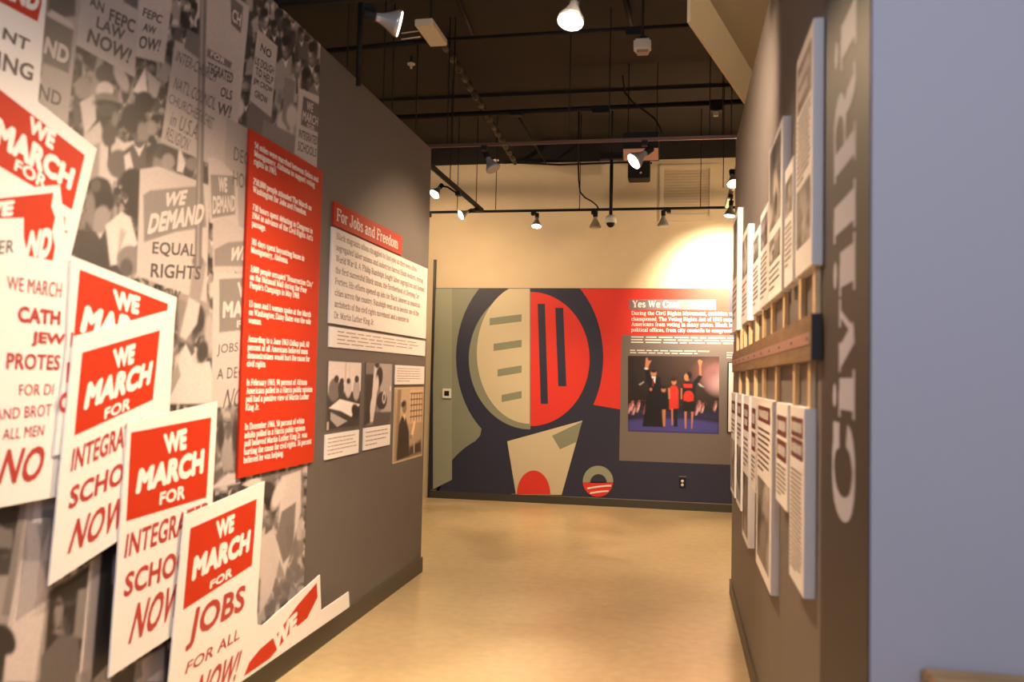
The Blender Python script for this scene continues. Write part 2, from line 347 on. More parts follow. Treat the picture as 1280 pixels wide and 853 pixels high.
def qframe(quad):
    q = [np.array(p) for p in quad]
    return lambda u, v: bil(q, np.asarray(u, float) * np.ones(np.shape(v)), np.asarray(v, float))

def paint(name, P, nu, nv, A, B, ops, parent, base=(.05, .04, .04), seed=0, grain=.0):
    """grid of points P (nv*nu,3) with ink colours painted by soft ops evaluated in coordinates A,B"""
    col = np.ones((len(P), 3)) * np.array(base)
    rng = np.random.default_rng(seed)
    A2, B2 = A.reshape(nv, nu), B.reshape(nv, nu); C2 = col.reshape(nv, nu, 3)
    cmin, cmax = A2.min(0), A2.max(0)
    for op in ops:
        k, c, soft = op[0], np.array(op[1]), op[2]
        if k == 'e':
            cx, cy, rx, ry, rot = op[3]; r = max(rx, ry); x0, x1, y0, y1 = cx - r, cx + r, cy - r, cy + r
        else:
            pts = op[3]; x0 = min(p[0] for p in pts); x1 = max(p[0] for p in pts); y0 = min(p[1] for p in pts); y1 = max(p[1] for p in pts)
        x0 -= 2 * soft; x1 += 2 * soft; y0 -= 2 * soft; y1 += 2 * soft
        jj = np.where((cmax >= x0) & (cmin <= x1))[0]
        if not len(jj): continue
        j0, j1 = jj[0], jj[-1] + 1
        bs = B2[:, j0:j1]; ii = np.where((bs.min(1) <= y1) & (bs.max(1) >= y0))[0]
        if not len(ii): continue
        i0, i1 = ii[0], ii[-1] + 1
        a, b = A2[i0:i1, j0:j1], B2[i0:i1, j0:j1]
        if k == 'e':
            ca, sa = math.cos(math.radians(rot)), math.sin(math.radians(rot)); dx, dy = a - cx, b - cy
            u = (dx * ca + dy * sa) / rx; v = (-dx * sa + dy * ca) / ry; d = (np.sqrt(u * u + v * v) - 1) * min(rx, ry)
        else:
            dm = np.full(a.shape, 1e9); ins = np.zeros(a.shape, bool)
            for i in range(len(pts)):
                (xa, ya), (xb, yb) = pts[i], pts[(i + 1) % len(pts)]
                ex, ey = xb - xa, yb - ya; t = np.clip(((a - xa) * ex + (b - ya) * ey) / (ex * ex + ey * ey + 1e-12), 0, 1)
                dm = np.minimum(dm, np.hypot(a - xa - t * ex, b - ya - t * ey))
                if ya != yb: ins ^= ((ya > b) != (yb > b)) & (a < (xb - xa) * (b - ya) / (yb - ya) + xa)
            d = np.where(ins, -dm, dm)
        al = np.clip(.5 - d / (2 * soft), 0, 1)[:, :, None]
        if len(op) > 4: al = al * op[4]
        C2[i0:i1, j0:j1] = C2[i0:i1, j0:j1] * (1 - al) + c * al
    col = C2.reshape(-1, 3)
    if grain: col *= (1 + grain * rng.standard_normal((len(P), 1)))
    col = np.clip(col, .004, 1)
    ii, jj = np.meshgrid(np.arange(nv - 1), np.arange(nu - 1), indexing='ij'); a = (ii * nu + jj).ravel()
    F = np.stack([a, a + 1, a + nu + 1, a + nu], 1)
    me = bpy.data.meshes.new(name); me.vertices.add(len(P)); L = np.array(parent.location) if parent else np.zeros(3)
    me.vertices.foreach_set('co', (P - L).astype(np.float32).ravel())
    me.loops.add(F.size); me.loops.foreach_set('vertex_index', F.ravel().astype(np.int32))
    me.polygons.add(len(F)); me.polygons.foreach_set('loop_start', np.arange(0, F.size, 4, dtype=np.int32))
    me.update(calc_edges=True); me.validate()
    at = me.color_attributes.new('ink', 'FLOAT_COLOR', 'POINT')
    at.data.foreach_set('color', np.concatenate([col, np.ones((len(P), 1))], 1).astype(np.float32).ravel())
    return link(name, me, M_attr, parent)
def photo(name, quad, nu, nv, ops, parent, base, seed=0, grain=.06):
    u, v = np.meshgrid(np.linspace(0, 1, nu), np.linspace(0, 1, nv)); u = u.ravel(); v = v.ravel()
    return paint(name, bil(quad, u, v), nu, nv, u, 1 - v, ops, parent, base, seed, grain)   # ops in u right, v down, 0..1
# sepia ink of a given grey
def sp(g): return (g * 1.02, g * .90, g * .86)

# ================================================================ structure
ZT = float(HL(540, 187)[2]); YLE = float(HL(526, 700)[1])                # left partition top and far end
ZC = float(HB(700, 178)[2]); ZU = float(HB(700, 203)[2])                  # ceiling, top of the cream wall
ZTR = float(HR(916, 192)[2]); YRF = float(hit(914, 742, 2, 0)[1]); YRN = float(HR(1088, 470)[1]); YBAND = float(HR(1029, 470)[1])
def struct(o): o['kind'] = 'structure'; return o

def floor_mat():
    m = bpy.data.materials.new('polished_concrete'); m.use_nodes = True; nt = m.node_tree; b = nt.nodes['Principled BSDF']
    tc = nt.nodes.new('ShaderNodeTexCoord')
    n1 = nt.nodes.new('ShaderNodeTexNoise'); n1.inputs['Scale'].default_value = .9; n1.inputs['Detail'].default_value = 8; n1.inputs['Distortion'].default_value = .6
    r1 = nt.nodes.new('ShaderNodeValToRGB'); r1.color_ramp.elements[0].position = .3; r1.color_ramp.elements[1].position = .7
    r1.color_ramp.elements[0].color = (.42, .315, .165, 1); r1.color_ramp.elements[1].color = (.57, .445, .25, 1)
    n2 = nt.nodes.new('ShaderNodeTexNoise'); n2.inputs['Scale'].default_value = 14; n2.inputs['Detail'].default_value = 6
    mx = nt.nodes.new('ShaderNodeMix'); mx.data_type = 'RGBA'; mx.blend_type = 'OVERLAY'; mx.inputs[0].default_value = .22
    r2 = nt.nodes.new('ShaderNodeMapRange'); r2.inputs[3].default_value = .22; r2.inputs[4].default_value = .42
    for n in (n1, n2): nt.links.new(tc.outputs['Object'], n.inputs['Vector'])
    nt.links.new(n1.outputs['Fac'], r1.inputs[0]); nt.links.new(r1.outputs[0], mx.inputs[6]); nt.links.new(n2.outputs['Fac'], mx.inputs[7])
    nt.links.new(mx.outputs[2], b.inputs['Base Color']); nt.links.new(n1.outputs['Fac'], r2.inputs[0]); nt.links.new(r2.outputs[0], b.inputs['Roughness'])
    return m
struct(box('floor', (-6, -4, -.1), (4, YB, 0), floor_mat()))
struct(box('ceiling', (-6, -4, ZC), (4, YB, ZC + .1), M_dark))
struct(box('wall_far', (-6, YB, 0), (4, YB + .15, ZU), M_cream))
struct(box('wall_far_upper', (-6, YB, ZU), (4, YB + .15, ZC), M_upper))
struct(box('wall_outer_left', (-6.15, -4, 0), (-6, YB, ZC), M_cream))
struct(box('wall_outer_right', (4, -4, 0), (4.15, YB, ZC), M_cream))
struct(box('wall_left', (XL - .32, -1.2, 0), (XL, YLE, ZT), M_wallL))
wr = struct(box('wall_right', (XR, YRN, 0), (XR + 1.7, YRF, ZTR), M_wallR))
struct(box('wall_right_end', (XR, YRN - .006, 0), (XR + 1.7, YRN, ZTR), M_end))
struct(box('trim_1', (XR - .004, YRN - .006, 0), (XR, YBAND, ZTR), M_band))
ZBL = float(HL(526, 700)[2])
struct(box('baseboard_left', (XL, -1.2, 0), (XL + .012, YLE + .012, .112), M_base))
struct(box('baseboard_left_end', (XL - .32, YLE, 0), (XL + .012, YLE + .012, .112), M_base))
struct(box('baseboard_right', (XR - .012, YBAND, 0), (XR, YRF + .01, .10), M_base))
xt0 = float(HB(535.5, 600)[0])
struct(box('baseboard_far', (xt0, YB - .015, 0), (1.9, YB, float(HB(720, 622)[2])), M_base))
# dark vertical edge strip left of the mural
struct(box('trim_2', (xt0, YB - .02, .0), (float(HB(541, 500)[0]), YB, float(HB(541, 325)[2])), mat('dark_edge_strip', (.02, .018, .014), .5)))
# ceiling seam beams
for i, y in enumerate((8.35, 5.2)):
    struct(box('trim_%d' % (3 + i), (-6, y, ZC - .03), (.9, y + .05, ZC), M_dark))
# pale raised soffit with its sloping fascia
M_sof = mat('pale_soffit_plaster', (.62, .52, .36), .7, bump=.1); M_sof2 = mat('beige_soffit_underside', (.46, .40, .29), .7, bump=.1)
ZS = 3.6
p1 = hit(863, 27, 2, ZS); p2 = hit(935, 132, 2, ZS); zs2 = 1.5 + (ZS - 1.5) * 1.15
p1 = p1 - (0.0) ; dirv = (p2 - p1) / np.linalg.norm(p2 - p1); nrm = np.array([dirv[1], -dirv[0], 0])
pe = p2 + dirv * 1.6
a, b = p1, pe
v = [a, b, b - nrm * .02, a - nrm * .02]; v = v + [q + np.array([0, 0, zs2 - ZS]) for q in v]
bmf = [(0, 3, 2, 1), (4, 5, 6, 7), (0, 1, 5, 4), (1, 2, 6, 5), (2, 3, 7, 6), (3, 0, 4, 7)]
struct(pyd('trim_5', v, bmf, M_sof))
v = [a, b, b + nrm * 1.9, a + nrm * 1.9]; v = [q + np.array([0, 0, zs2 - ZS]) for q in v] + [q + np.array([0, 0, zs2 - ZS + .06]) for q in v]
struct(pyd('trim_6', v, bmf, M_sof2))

# louvred return-air grille on the far wall
g0, g1 = HB(825, 207), HB(892, 276); 
gr = empty('air_grille', (g0[0], YB, g1[2]), 'cream louvred air grille high on the far wall', 'air grille')
fr = .05
box('frame', (g0[0], YB - .025, g0[2] - fr), (g1[0], YB, g0[2]), M_cream, gr); box('frame', (g0[0], YB - .025, g1[2]), (g1[0], YB, g1[2] + fr), M_cream, gr)
box('frame', (g0[0], YB - .025, g1[2] + fr), (g0[0] + fr, YB, g0[2] - fr), M_cream, gr); box('frame', (g1[0] - fr, YB - .025, g1[2] + fr), (g1[0], YB, g0[2] - fr), M_cream, gr)
me0 = None
for i in range(16):
    z = g1[2] + fr + .02 + i * (g0[2] - g1[2] - 2 * fr - .03) / 16
    q = [(0, -.018, 0), (g1[0] - g0[0] - 2 * fr, -.018, 0), (g1[0] - g0[0] - 2 * fr, -.002, .028), (0, -.002, .028)]
    if me0 is None:
        o = pyd('slat', q + [(x, y, zz + .004) for x, y, zz in q], bmf, M_cream, gr); me0 = o.data
    else:
        o = bpy.data.objects.new('slat', me0); C.objects.link(o); o.parent = gr
    o.location = (fr, 0, z - g1[2])

# ================================================================ mural on the far wall (a plain geometric stand-in for the printed artwork)
mt = float(HB(720, 360.5)[2]); mb = float(HB(720, 621)[2]); mx0 = float(HB(541, 500)[0])
navy = mat('mural_navy', (.022, .024, .052), .5); sage = mat('mural_sage', (.235, .255, .180), .5); cream = mat('mural_cream', (.60, .53, .36), .5)
mred = mat('mural_red', (.70, .035, .018), .5); sage2 = mat('mural_pale_sage', (.30, .32, .23), .5); mgrey = mat('mural_taupe', (.175, .145, .13), .5)
mural = box('wall_mural', (mx0, YB - .006, mb), (1.9, YB, mt), navy)
tag(mural, 'large geometric poster mural in sage, cream, red and navy on the far wall', 'mural')
def flat(name, pts, off, m, parent=None, t=.0015): return slab(name, [HB(x, y, off) for x, y in pts], (0, -1, 0), t, m, parent)
def clip(pts, x0, x1, y0, y1):
    def cl(P, f, g):
        out = []
        for i in range(len(P)):
            a, b = P[i - 1], P[i]
            if f(b):
                if not f(a): out.append(g(a, b))
                out.append(b)
            elif f(a): out.append(g(a, b))
        return out
    def ix(v): return lambda a, b: (v, a[1] + (b[1] - a[1]) * (v - a[0]) / (b[0] - a[0]))
    def iy(v): return lambda a, b: (a[0] + (b[0] - a[0]) * (v - a[1]) / (b[1] - a[1]), v)
    for f, g in ((lambda p: p[0] >= x0, ix(x0)), (lambda p: p[0] <= x1, ix(x1)), (lambda p: p[1] >= y0, iy(y0)), (lambda p: p[1] <= y1, iy(y1))):
        pts = cl(pts, f, g)
        if not pts: return pts
    return pts
def arc(cx, cy, rx, ry, a0, a1, n=40): return [(cx + rx * math.cos(math.radians(a0 + (a1 - a0) * i / n)), cy + ry * math.sin(math.radians(a0 + (a1 - a0) * i / n))) for i in range(n + 1)]
def B(pts): return clip(pts, 541.2, 912, 361, 620)
ms = []
def mshape(pts, off, m, nm='colour_field'): ms.append(flat(nm, pts, off, m, mural_root, .001))
mural_root = mural
mural_root.location = (0, 0, 0)
mshape([(541.2, 361), (640, 361), (600, 545), (541.2, 612)], .0075, sage)
mshape([(541.2, 361), (565, 361), (565, 600), (541.2, 612)], .009, sage2)
mshape([(705, 361), (912, 361), (912, 419), (777, 419), (775, 512), (705, 500)], .0075, mred)
# navy slopes along the foot
mshape([(543, 618)] + arc(640, 640, 98, 100, 190, 262, 20) + [(640, 618)], .0088, navy)
# large disc: navy rim, cream half, red half, sage bands
mshape(B(arc(662, 447, 92, 118, 0, 360, 64)[:-1]), .0095, navy)
mshape(B(arc(663, 449, 77, 88, 90, 270, 40)), .0105, sage)
mshape(B(arc(662, 442, 66, 88, 90, 270, 40)), .0115, cream)
mshape(B(arc(663, 449, 74, 84, -90, 90, 40)), .0105, mred)
for i, (x, wd) in enumerate(((672, 9), (694, 10))): # slanting navy bars in the red half
    mshape([(x, 380 + i * 5), (x + wd, 380 + i * 5), (x + wd + 4, 505 - i * 22), (x + 4, 505 - i * 22)], .012, navy)
for i, y in enumerate((398, 430, 462, 494)): # short sage bars in the cream half
    mshape([(612 + i * 5, y), (652, y - 5), (652, y + 4), (612 + i * 5, y + 9)], .0125, sage)
# wedge below the disc with a red half disc
mshape([(634, 552), (728, 526), (702, 619), (645, 619)], .0125, cream)
mshape([(690, 545), (728, 527), (720, 553), (700, 562)], .0135, sage)
mshape(arc(667, 618.5, 21, 30, 180, 360, 24), .0135, mred)
# round badge printed at the lower right of the picture
bd = [(cx, cy) for cx, cy in arc(747.5, 602, 19, 19.5, 0, 360, 40)[:-1]]
mshape(bd, .0115, sage2, 'badge_field')
mshape(arc(748, 604, 10.5, 11, 180, 360, 20), .0125, navy, 'badge_field')
mshape([p for p in bd if p[1] >= 603] and clip(bd, 720, 770, 603, 625), .0125, mred, 'badge_field')
for y in (608.5, 615):
    q = [(731 + i * 3.3, y + 2 - 4 * math.sin(i / 10 * 1.5) ) for i in range(11)]; q = [p for p in q if (p[0] - 747.5) ** 2 + (p[1] - 602) ** 2 < 18 ** 2]
    mshape(q + [(x, yy + 2.0) for x, yy in q[::-1]], .0135, M_winkn, 'badge_stripe')
# text side of the mural
mshape([(777, 419), (930, 419), (930, 582), (774, 576)], .0085, mgrey)
mshape([(786.5, 374.5), (895, 374.8), (895, 387.5), (786.5, 387)], .0085, mat('heading_bar_grey', (.20, .16, .17), .5))
def bframe(off): 
    def f(u, v):
        u = np.asarray(u, float) * np.ones(np.shape(v)); v = np.asarray(v, float) * np.ones(np.shape(u))
        return np.array([[a, YB - off, b] for a, b in zip(u, v)])
    return f
def bx(px): return float(HB(px, 480)[0])
def bz(px, py): return float(HB(px, py)[2])
m1 = 10.2 / FPX
def wd_of(t): return serif(t, 1.2, .6)[2]
def line_b(text, px0, px1, pyb, cap_px):
    x0, x1 = bx(px0), bx(px1); cap = cap_px * m1; return (text, x0, bz((px0 + px1) / 2, pyb), cap, (x1 - x0) / (wd_of(text) * cap))
serif_lines('heading_lettering', [line_b('Yes We Can!', 789, 849, 384.5, 8.2)], bframe(.0105), M_winkn, mural, 1.7, .8, (0, -1, 0))
serif_lines('lettering', [line_b('During the Civil Rights Movement, ambition was', 788, 921, 394.3, 4.6),
    line_b('championed. The Voting Rights Act of 1965 removed', 788, 927, 401.6, 4.6),
    line_b('Americans from voting in many states. Black leaders', 788, 930, 408.4, 4.6),
    line_b('political offices, from city councils to congressional', 788, 926, 415.4, 4.6)], bframe(.0105), M_winkn, mural, 1.5, .9, (0, -1, 0))
bars('small_print', bframe(.0105), bx(788), bx(935), bz(850, 420.5), bz(850, 430.5), 3, M_winkn, mural, 3, .38, .9)
bars('small_print', bframe(.0105), bx(787), bx(893), bz(850, 437.5), bz(850, 443.5), 2, M_winkn, mural, 4, .38, .8)
bars('small_print', bframe(.0105), bx(908), bx(935), bz(920, 440), bz(920, 449), 3, M_winkn, mural, 5, .38, .8)
# stage photograph printed on the mural
K = lambda *c: srgb(*c)
ops = [('e', K(70, 52, 44), .25, (.8, .1, .5, .35, 0)), ('e', K(250, 200, 205), .10, (1.0, .30, .10, .12, 0)), ('e', K(150, 100, 100), .12, (.92, .2, .12, .1, -30))]
ops += [('p', K(72, 70, 150), .03, [(0, .86), (.3, .80), (.7, .80), (1, .86), (1, 1), (0, 1)]), ('p', K(38, 34, 80), .03, [(0, .72), (1, .72), (1, .82), (0, .80)])]
rr = random.Random(5)
for i in range(15):
    x = rr.choice([rr.uniform(.01, .30), rr.uniform(.74, .99)]); y = rr.uniform(.62, .72)
    ops += [('e', K(215, 120, 110), .012, (x, y, .010, .045, 12)), ('e', K(230, 200, 205), .01, (x + .008, y + .02, .006, .03, 12)), ('e', K(60, 60, 120), .01, (x - .006, y - .01, .005, .02, 12))]
for i in range(60): ops.append(('e', K(rr.randint(60, 150), 60, 70), .006, (rr.random(), rr.uniform(.58, .8), .004, .005, 0)))
ops += [('p', K(170, 165, 165), .008, [(.12, .375), (.175, .335), (.18, .35), (.135, .39)]), ('p', K(190, 190, 190), .008, [(.76, .34), (.80, .36), (.84, .40), (.80, .39)])]
skin = K(196, 130, 92); blk = K(16, 14, 18)
# standing man waving, girls, woman waving
ops += [('p', blk, .008, [(.20, .28), (.25, .26), (.36, .28), (.38, .45), (.36, .70), (.40, .93), (.16, .93), (.20, .60), (.24, .42), (.20, .33)]),
        ('p', blk, .008, [(.18, .18), (.225, .17), (.27, .32), (.23, .36)]), ('e', K(225, 225, 225), .008, (.205, .165, .02, .015, 0)),
        ('p', skin, .008, [(.19, .15), (.20, .03), (.215, .02), (.225, .06), (.26, .06), (.235, .12), (.225, .155)]), ('e', skin, .008, (.285, .225, .032, .048, 0)), ('e', K(30, 20, 18), .008, (.285, .195, .033, .025, 0)),
        ('p', K(235, 235, 240), .006, [(.26, .27), (.31, .27), (.30, .36)]), ('p', K(150, 30, 40), .005, [(.275, .29), (.285, .29), (.285, .40), (.272, .40)]), ('e', skin, .006, (.255, .44, .014, .02, 0))]
ops += [('e', skin, .008, (.395, .44, .024, .035, 0)), ('e', blk, .008, (.395, .41, .027, .022, 0)), ('p', blk, .008, [(.36, .48), (.44, .48), (.46, .72), (.35, .72)]), ('p', skin, .005, [(.38, .7), (.42, .7), (.415, .92), (.39, .92)])]
ops += [('e', skin, .008, (.51, .335, .027, .042, 0)), ('e', K(50, 28, 20), .01, (.505, .30, .036, .03, 0)), ('p', K(214, 52, 38), .008, [(.455, .43), (.48, .39), (.54, .39), (.56, .45), (.56, .68), (.46, .70)]), ('p', skin, .006, [(.445, .42), (.465, .42), (.47, .56), (.45, .56)]),
        ('p', skin, .005, [(.48, .69), (.50, .69), (.50, .90), (.485, .90)]), ('p', blk, .005, [(.51, .69), (.55, .69), (.55, .92), (.51, .92)])]
ops += [('e', skin, .008, (.655, .27, .032, .048, 0)), ('e', blk, .008, (.675, .25, .032, .05, 0)), ('e', skin, .006, (.645, .275, .022, .04, 0)), ('p', blk, .008, [(.60, .35), (.64, .33), (.72, .34), (.75, .40), (.74, .72), (.61, .72), (.60, .5)]),
        ('p', K(214, 52, 38), .008, [(.61, .36), (.71, .36), (.71, .41), (.62, .41)]), ('e', K(214, 52, 38), .008, (.67, .52, .055, .07, 0)), ('p', K(214, 52, 38), .008, [(.615, .52), (.725, .52), (.725, .58), (.615, .58)]),
        ('p', skin, .006, [(.77, .06), (.785, .04), (.82, .06), (.805, .13), (.81, .27), (.785, .27), (.785, .13)]), ('p', blk, .008, [(.72, .33), (.785, .24), (.82, .26), (.74, .42)]),
        ('p', skin, .006, [(.625, .72), (.65, .72), (.645, .94), (.63, .94)]), ('p', skin, .006, [(.70, .72), (.725, .72), (.71, .94), (.70, .94)]), ('p', skin, .006, [(.585, .42), (.60, .42), (.60, .56), (.585, .56)])]
photo('printed_photograph', [HB(785, 445, .0105), HB(899, 446, .0105), HB(898.5, 543, .0105), HB(785, 539.5, .0105)], 230, 190, ops, mural, K(34, 27, 26), 1, .05)
# framed print mostly hidden behind the right partition
fp = empty('framed_print', HB(909.5, 541), 'black edged white print on the far wall, cut off by the right partition', 'picture')
q0, q1 = HB(909.6, 453), HB(912, 541)
box('frame', (q0[0], YB - .03, q1[2]), (q0[0] + .45, YB - .0065, q0[2]), M_black, fp); box('print', (q0[0] + .012, YB - .032, q1[2] + .01), (q0[0] + .43, YB - .0301, q0[2] - .01), M_white, fp)
# thermostat, outlet
t0 = HB(559, 492, .006); th = empty('thermostat', t0, 'small white thermostat with dark screen on the sage part of the mural', 'thermostat')
box('case', t0 + [-.055, -.025, -.06], t0 + [.055, -.001, .06], mat('white_plastic', (.8, .78, .72), .4), th, .006); box('screen', t0 + [-.03, -.027, -.03], t0 + [.03, -.0252, .03], M_black, th)
t0 = HB(853, 604, .006); ot = empty('power_outlet', t0, 'dark outlet plate with two pale sockets low on the navy mural', 'outlet')
box('plate', t0 + [-.035, -.012, -.06], t0 + [.035, -.001, .06], M_black, ot, .003)
for dz in (-.022, .022):
    tube('socket', [t0 + [0, -.011, dz], t0 + [0, -.017, dz]], .017, M_white, ot, 14)
box('label_strip', t0 + [-.04, -.008, .068], t0 + [.045, -.001, .08], mgrey, ot)

# ================================================================ photo mural on the left partition
edge_top, edge_bot = HL(400.5, 66), HL(378.5, 720)
YM1 = float((edge_top[1] + edge_bot[1]) / 2); Y0 = .9
off = .003; step = .0065
ny, nz = int((YM1 - Y0) / step), int((ZT - .112) / step)
yy, zz = np.meshgrid(np.linspace(Y0, YM1, ny), np.linspace(.112, ZT, nz)); yy = yy.ravel(); zz = zz.ravel()
P = np.stack([np.full(len(yy), XL + off), yy, zz], 1)
A, Bp = projn(P)
g = lambda v: sp(v)
ops = []
def E(v, cx, cy, rx, ry, rot=0, soft=1.5, al=1): ops.append(('e', g(v), soft, (cx, cy, rx, ry, rot), al))
def PG(v, pts, soft=1.2, al=1): ops.append(('p', g(v), soft, pts, al))
rc = random.Random(11)
# general crowd texture
def PERS(x, y, s_, sk, sh, d=1, hat=None, ax=.72):
    X = lambda u: x + u * s_ * ax; Y = lambda v: y + v * s_
    PG(sh, [(X(-1.7), Y(3.6)), (X(-1.45), Y(1.6)), (X(-.5), Y(1.0)), (X(.5), Y(1.0)), (X(1.45), Y(1.6)), (X(1.7), Y(3.6))], 1.6)
    PG(sh * .55, [(X(-d * 1.7), Y(3.6)), (X(-d * 1.4), Y(1.6)), (X(-d * .7), Y(1.3)), (X(-d * .8), Y(3.6))], 2)
    PG(sk * .5, [(X(-.35), Y(.5)), (X(.35), Y(.5)), (X(.4), Y(1.3)), (X(0), Y(1.6)), (X(-.4), Y(1.3))], 1)
    if sh > .3: PG(.03, [(X(-.08), Y(1.5)), (X(.1), Y(1.5)), (X(.16), Y(2.8)), (X(-.14), Y(2.8))], .8)
    else: PG(.6, [(X(-.45), Y(1.0)), (X(0), Y(1.8)), (X(.45), Y(1.0)), (X(.1), Y(1.25)), (X(-.1), Y(1.25))], .8)
    E(sk, X(0), Y(0), s_ * .62 * ax, s_ * .85, 0, 1.2); E(sk * .45, X(-d * .33), Y(.1), s_ * .3 * ax, s_ * .66, 0, 1.5)
    E(min(.7, sk * 1.7), X(d * .33), Y(.12), s_ * .14 * ax, s_ * .26, 0, 1.2); E(sk * .35, X(d * .22), Y(-.1), s_ * .2 * ax, s_ * .08, 0, .8); E(sk * .4, X(d * .2), Y(.45), s_ * .16 * ax, s_ * .05, 0, .8)
    E(.022, X(-d * .1), Y(-.5), s_ * .66 * ax, s_ * .46, 0, 1.2); E(.03, X(-d * .5), Y(-.15), s_ * .2 * ax, s_ * .45, 0, 1.2)
    if hat: E(hat, X(0), Y(-.85), s_ * .6 * ax, s_ * .5, 0, 1); E(hat * .5, X(d * .1), Y(-.5), s_ * .95 * ax, s_ * .16, 6, 1)
for yy0 in range(-70, 880, 15):
    for x in range(-120, 410, 21):
        s_ = rc.uniform(8, 12.5); PERS(x + rc.uniform(-8, 8), yy0 + rc.uniform(-7, 7), s_, rc.choice([.06, .09, .14, .2, .28]), rc.choice([.03, .05, .12, .3, .5, .6]), rc.choice([-1, 1]), rc.choice([None, None, None, None, .5, .3]))
# upper-left group between the placards
PG(.045, [(88, 40), (215, 60), (215, 215), (180, 345), (90, 330)], 3, .45)
E(.26, 104, 110, 11, 14); E(.30, 120, 100, 5, 40, 12); E(.07, 132, 92, 13, 12); E(.42, 152, 98, 7, 18, -25); PG(.55, [(100, 128), (118, 118), (120, 150), (106, 170)])
PG(.72, [(181, 86), (166, 114), (185, 121)]); PG(.40, [(184, 88), (201, 104), (196, 122), (186, 122)]); E(.3, 208, 88, 6, 9)
PG(.52, [(103, 172), (124, 152), (150, 178), (140, 240), (108, 205)]); PERS(137, 150, 21, .10, .55, 1, None, .8); E(.62, 131, 113, 11, 11); E(.20, 134, 123, 15, 7, 8); E(.03, 135, 131, 18, 6, 10); E(.07, 136, 170, 9, 14); E(.06, 134, 138, 13, 8); E(.20, 144, 148, 4, 8)
PG(.58, [(150, 180), (168, 176), (178, 230), (150, 235)]); PERS(174, 160, 20, .20, .10, 1, None, .8); E(.035, 166, 148, 15, 18); E(.24, 179, 165, 7, 12, -10); E(.03, 180, 128, 12, 14); E(.3, 190, 160, 6, 9); PG(.05, [(182, 186), (196, 175), (205, 230), (184, 230)])
E(.12, 148, 205, 14, 18); E(.33, 203, 205, 12, 18, 10); E(.05, 205, 190, 16, 10, 15); PG(.6, [(155, 195), (162, 190), (168, 215), (158, 222)])
PERS(124, 262, 22, .22, .06, 1, None, .8); E(.035, 124, 238, 16, 17); E(.10, 120, 232, 6, 8); E(.03, 133, 252, 11, 12); E(.28, 126, 275, 11, 18, 15); E(.2, 113, 262, 6, 22); PG(.06, [(92, 330), (95, 285), (120, 290), (145, 330), (140, 345), (110, 335)])
E(.03, 165, 228, 14, 18); E(.035, 170, 255, 10, 22); PG(.62, [(132, 282), (152, 265), (163, 272), (172, 305), (150, 330), (138, 332)]); PG(.4, [(150, 285), (158, 290), (146, 325)]); E(.22, 162, 325, 16, 18); E(.1, 158, 335, 8, 12)
# strip to the right of the pole
PG(.05, [(300, -20), (402, 60), (402, 150), (310, 150)], 3, .5)
for a_ in ((331, 22, 13, .3, .1, 1), (357, 58, 15, .22, .3, -1), (343, 34, 10, .12, .05, 1), (371, 78, 14, .3, .4, 1), (390, 66, 15, .25, .06, -1), (384, 98, 14, .1, .3, 1), (360, 120, 15, .16, .5, -1), (377, 42, 9, .2, .1, 1), (396, 92, 12, .3, .2, -1)): PERS(*a_, None, .6)
PG(.22, [(356, 96), (370, 102), (362, 165), (352, 150)]); E(.5, 365, 145, 7, 14); PG(.14, [(318, 120), (340, 140), (336, 190), (300, 160)]); E(.55, 300, 135, 5, 12); E(.5, 292, 128, 3, 7); E(.06, 305, 150, 4, 8)
PG(.20, [(330, 150), (400, 185), (398, 215), (325, 178)]); PG(.28, [(266, 140), (282, 150), (280, 208), (262, 198)]); PG(.05, [(268, 150), (277, 153), (274, 206), (266, 200)])
# centre strip: heads over the sign, arm holding it, figure in pale shirt
PG(.10, [(204, 176), (262, 200), (262, 232), (176, 214)], 2, .5); E(.06, 214, 190, 13, 14); E(.28, 210, 202, 8, 10); PG(.6, [(224, 182), (232, 205), (228, 216), (221, 214)], 1); E(.05, 238, 190, 10, 9); E(.22, 240, 205, 8, 8)
PG(.30, [(222, 362), (250, 340), (262, 380), (262, 420), (222, 420)], 2); PG(.5, [(240, 300), (250, 325), (236, 395), (226, 385)], 2, .0)
PG(.12, [(220, 372), (268, 392), (268, 508), (210, 508)], 2, .4); PERS(238, 412, 22, .24, .5, -1, None, .6); E(.26, 232, 410, 8, 18, 5); E(.05, 246, 398, 10, 20); E(.4, 262, 418, 6, 26); PG(.60, [(211, 505), (216, 470), (232, 430), (244, 455), (262, 452), (268, 480), (266, 505)]); E(.06, 253, 440, 7, 14, 10); PG(.3, [(212, 480), (222, 452), (226, 470), (212, 498)], 1)
# below the sign, behind the red text board
PG(.22, [(266, 515), (306, 505), (302, 598), (264, 616)], 2, .4); E(.05, 276, 545, 5, 22); E(.3, 285, 570, 8, 20); E(.05, 294, 545, 4, 28); PG(.55, [(262, 612), (285, 592), (300, 592), (300, 604)], 1)
# lower right part, man with glasses and folded banners
PG(.30, [(320, 600), (380, 582), (378, 735), (322, 782)], 2, .5); PERS(336, 636, 24, .24, .5, -1, None, .5); E(.05, 335, 612, 9, 10); E(.03, 335, 636, 4, 3); E(.05, 343, 625, 3, 22); PG(.55, [(328, 672), (340, 662), (352, 690), (340, 740), (324, 770)]); PG(.58, [(352, 596), (376, 588), (376, 640), (356, 720), (346, 690)]); PG(.18, [(345, 672), (352, 640), (370, 628), (366, 690), (354, 705)]); PG(.16, [(357, 660), (368, 655), (366, 680), (360, 690)]); E(.62, 348, 618, 6, 20, 20)
PG(.62, [(302, 606), (322, 596), (330, 606), (318, 612)], 1)
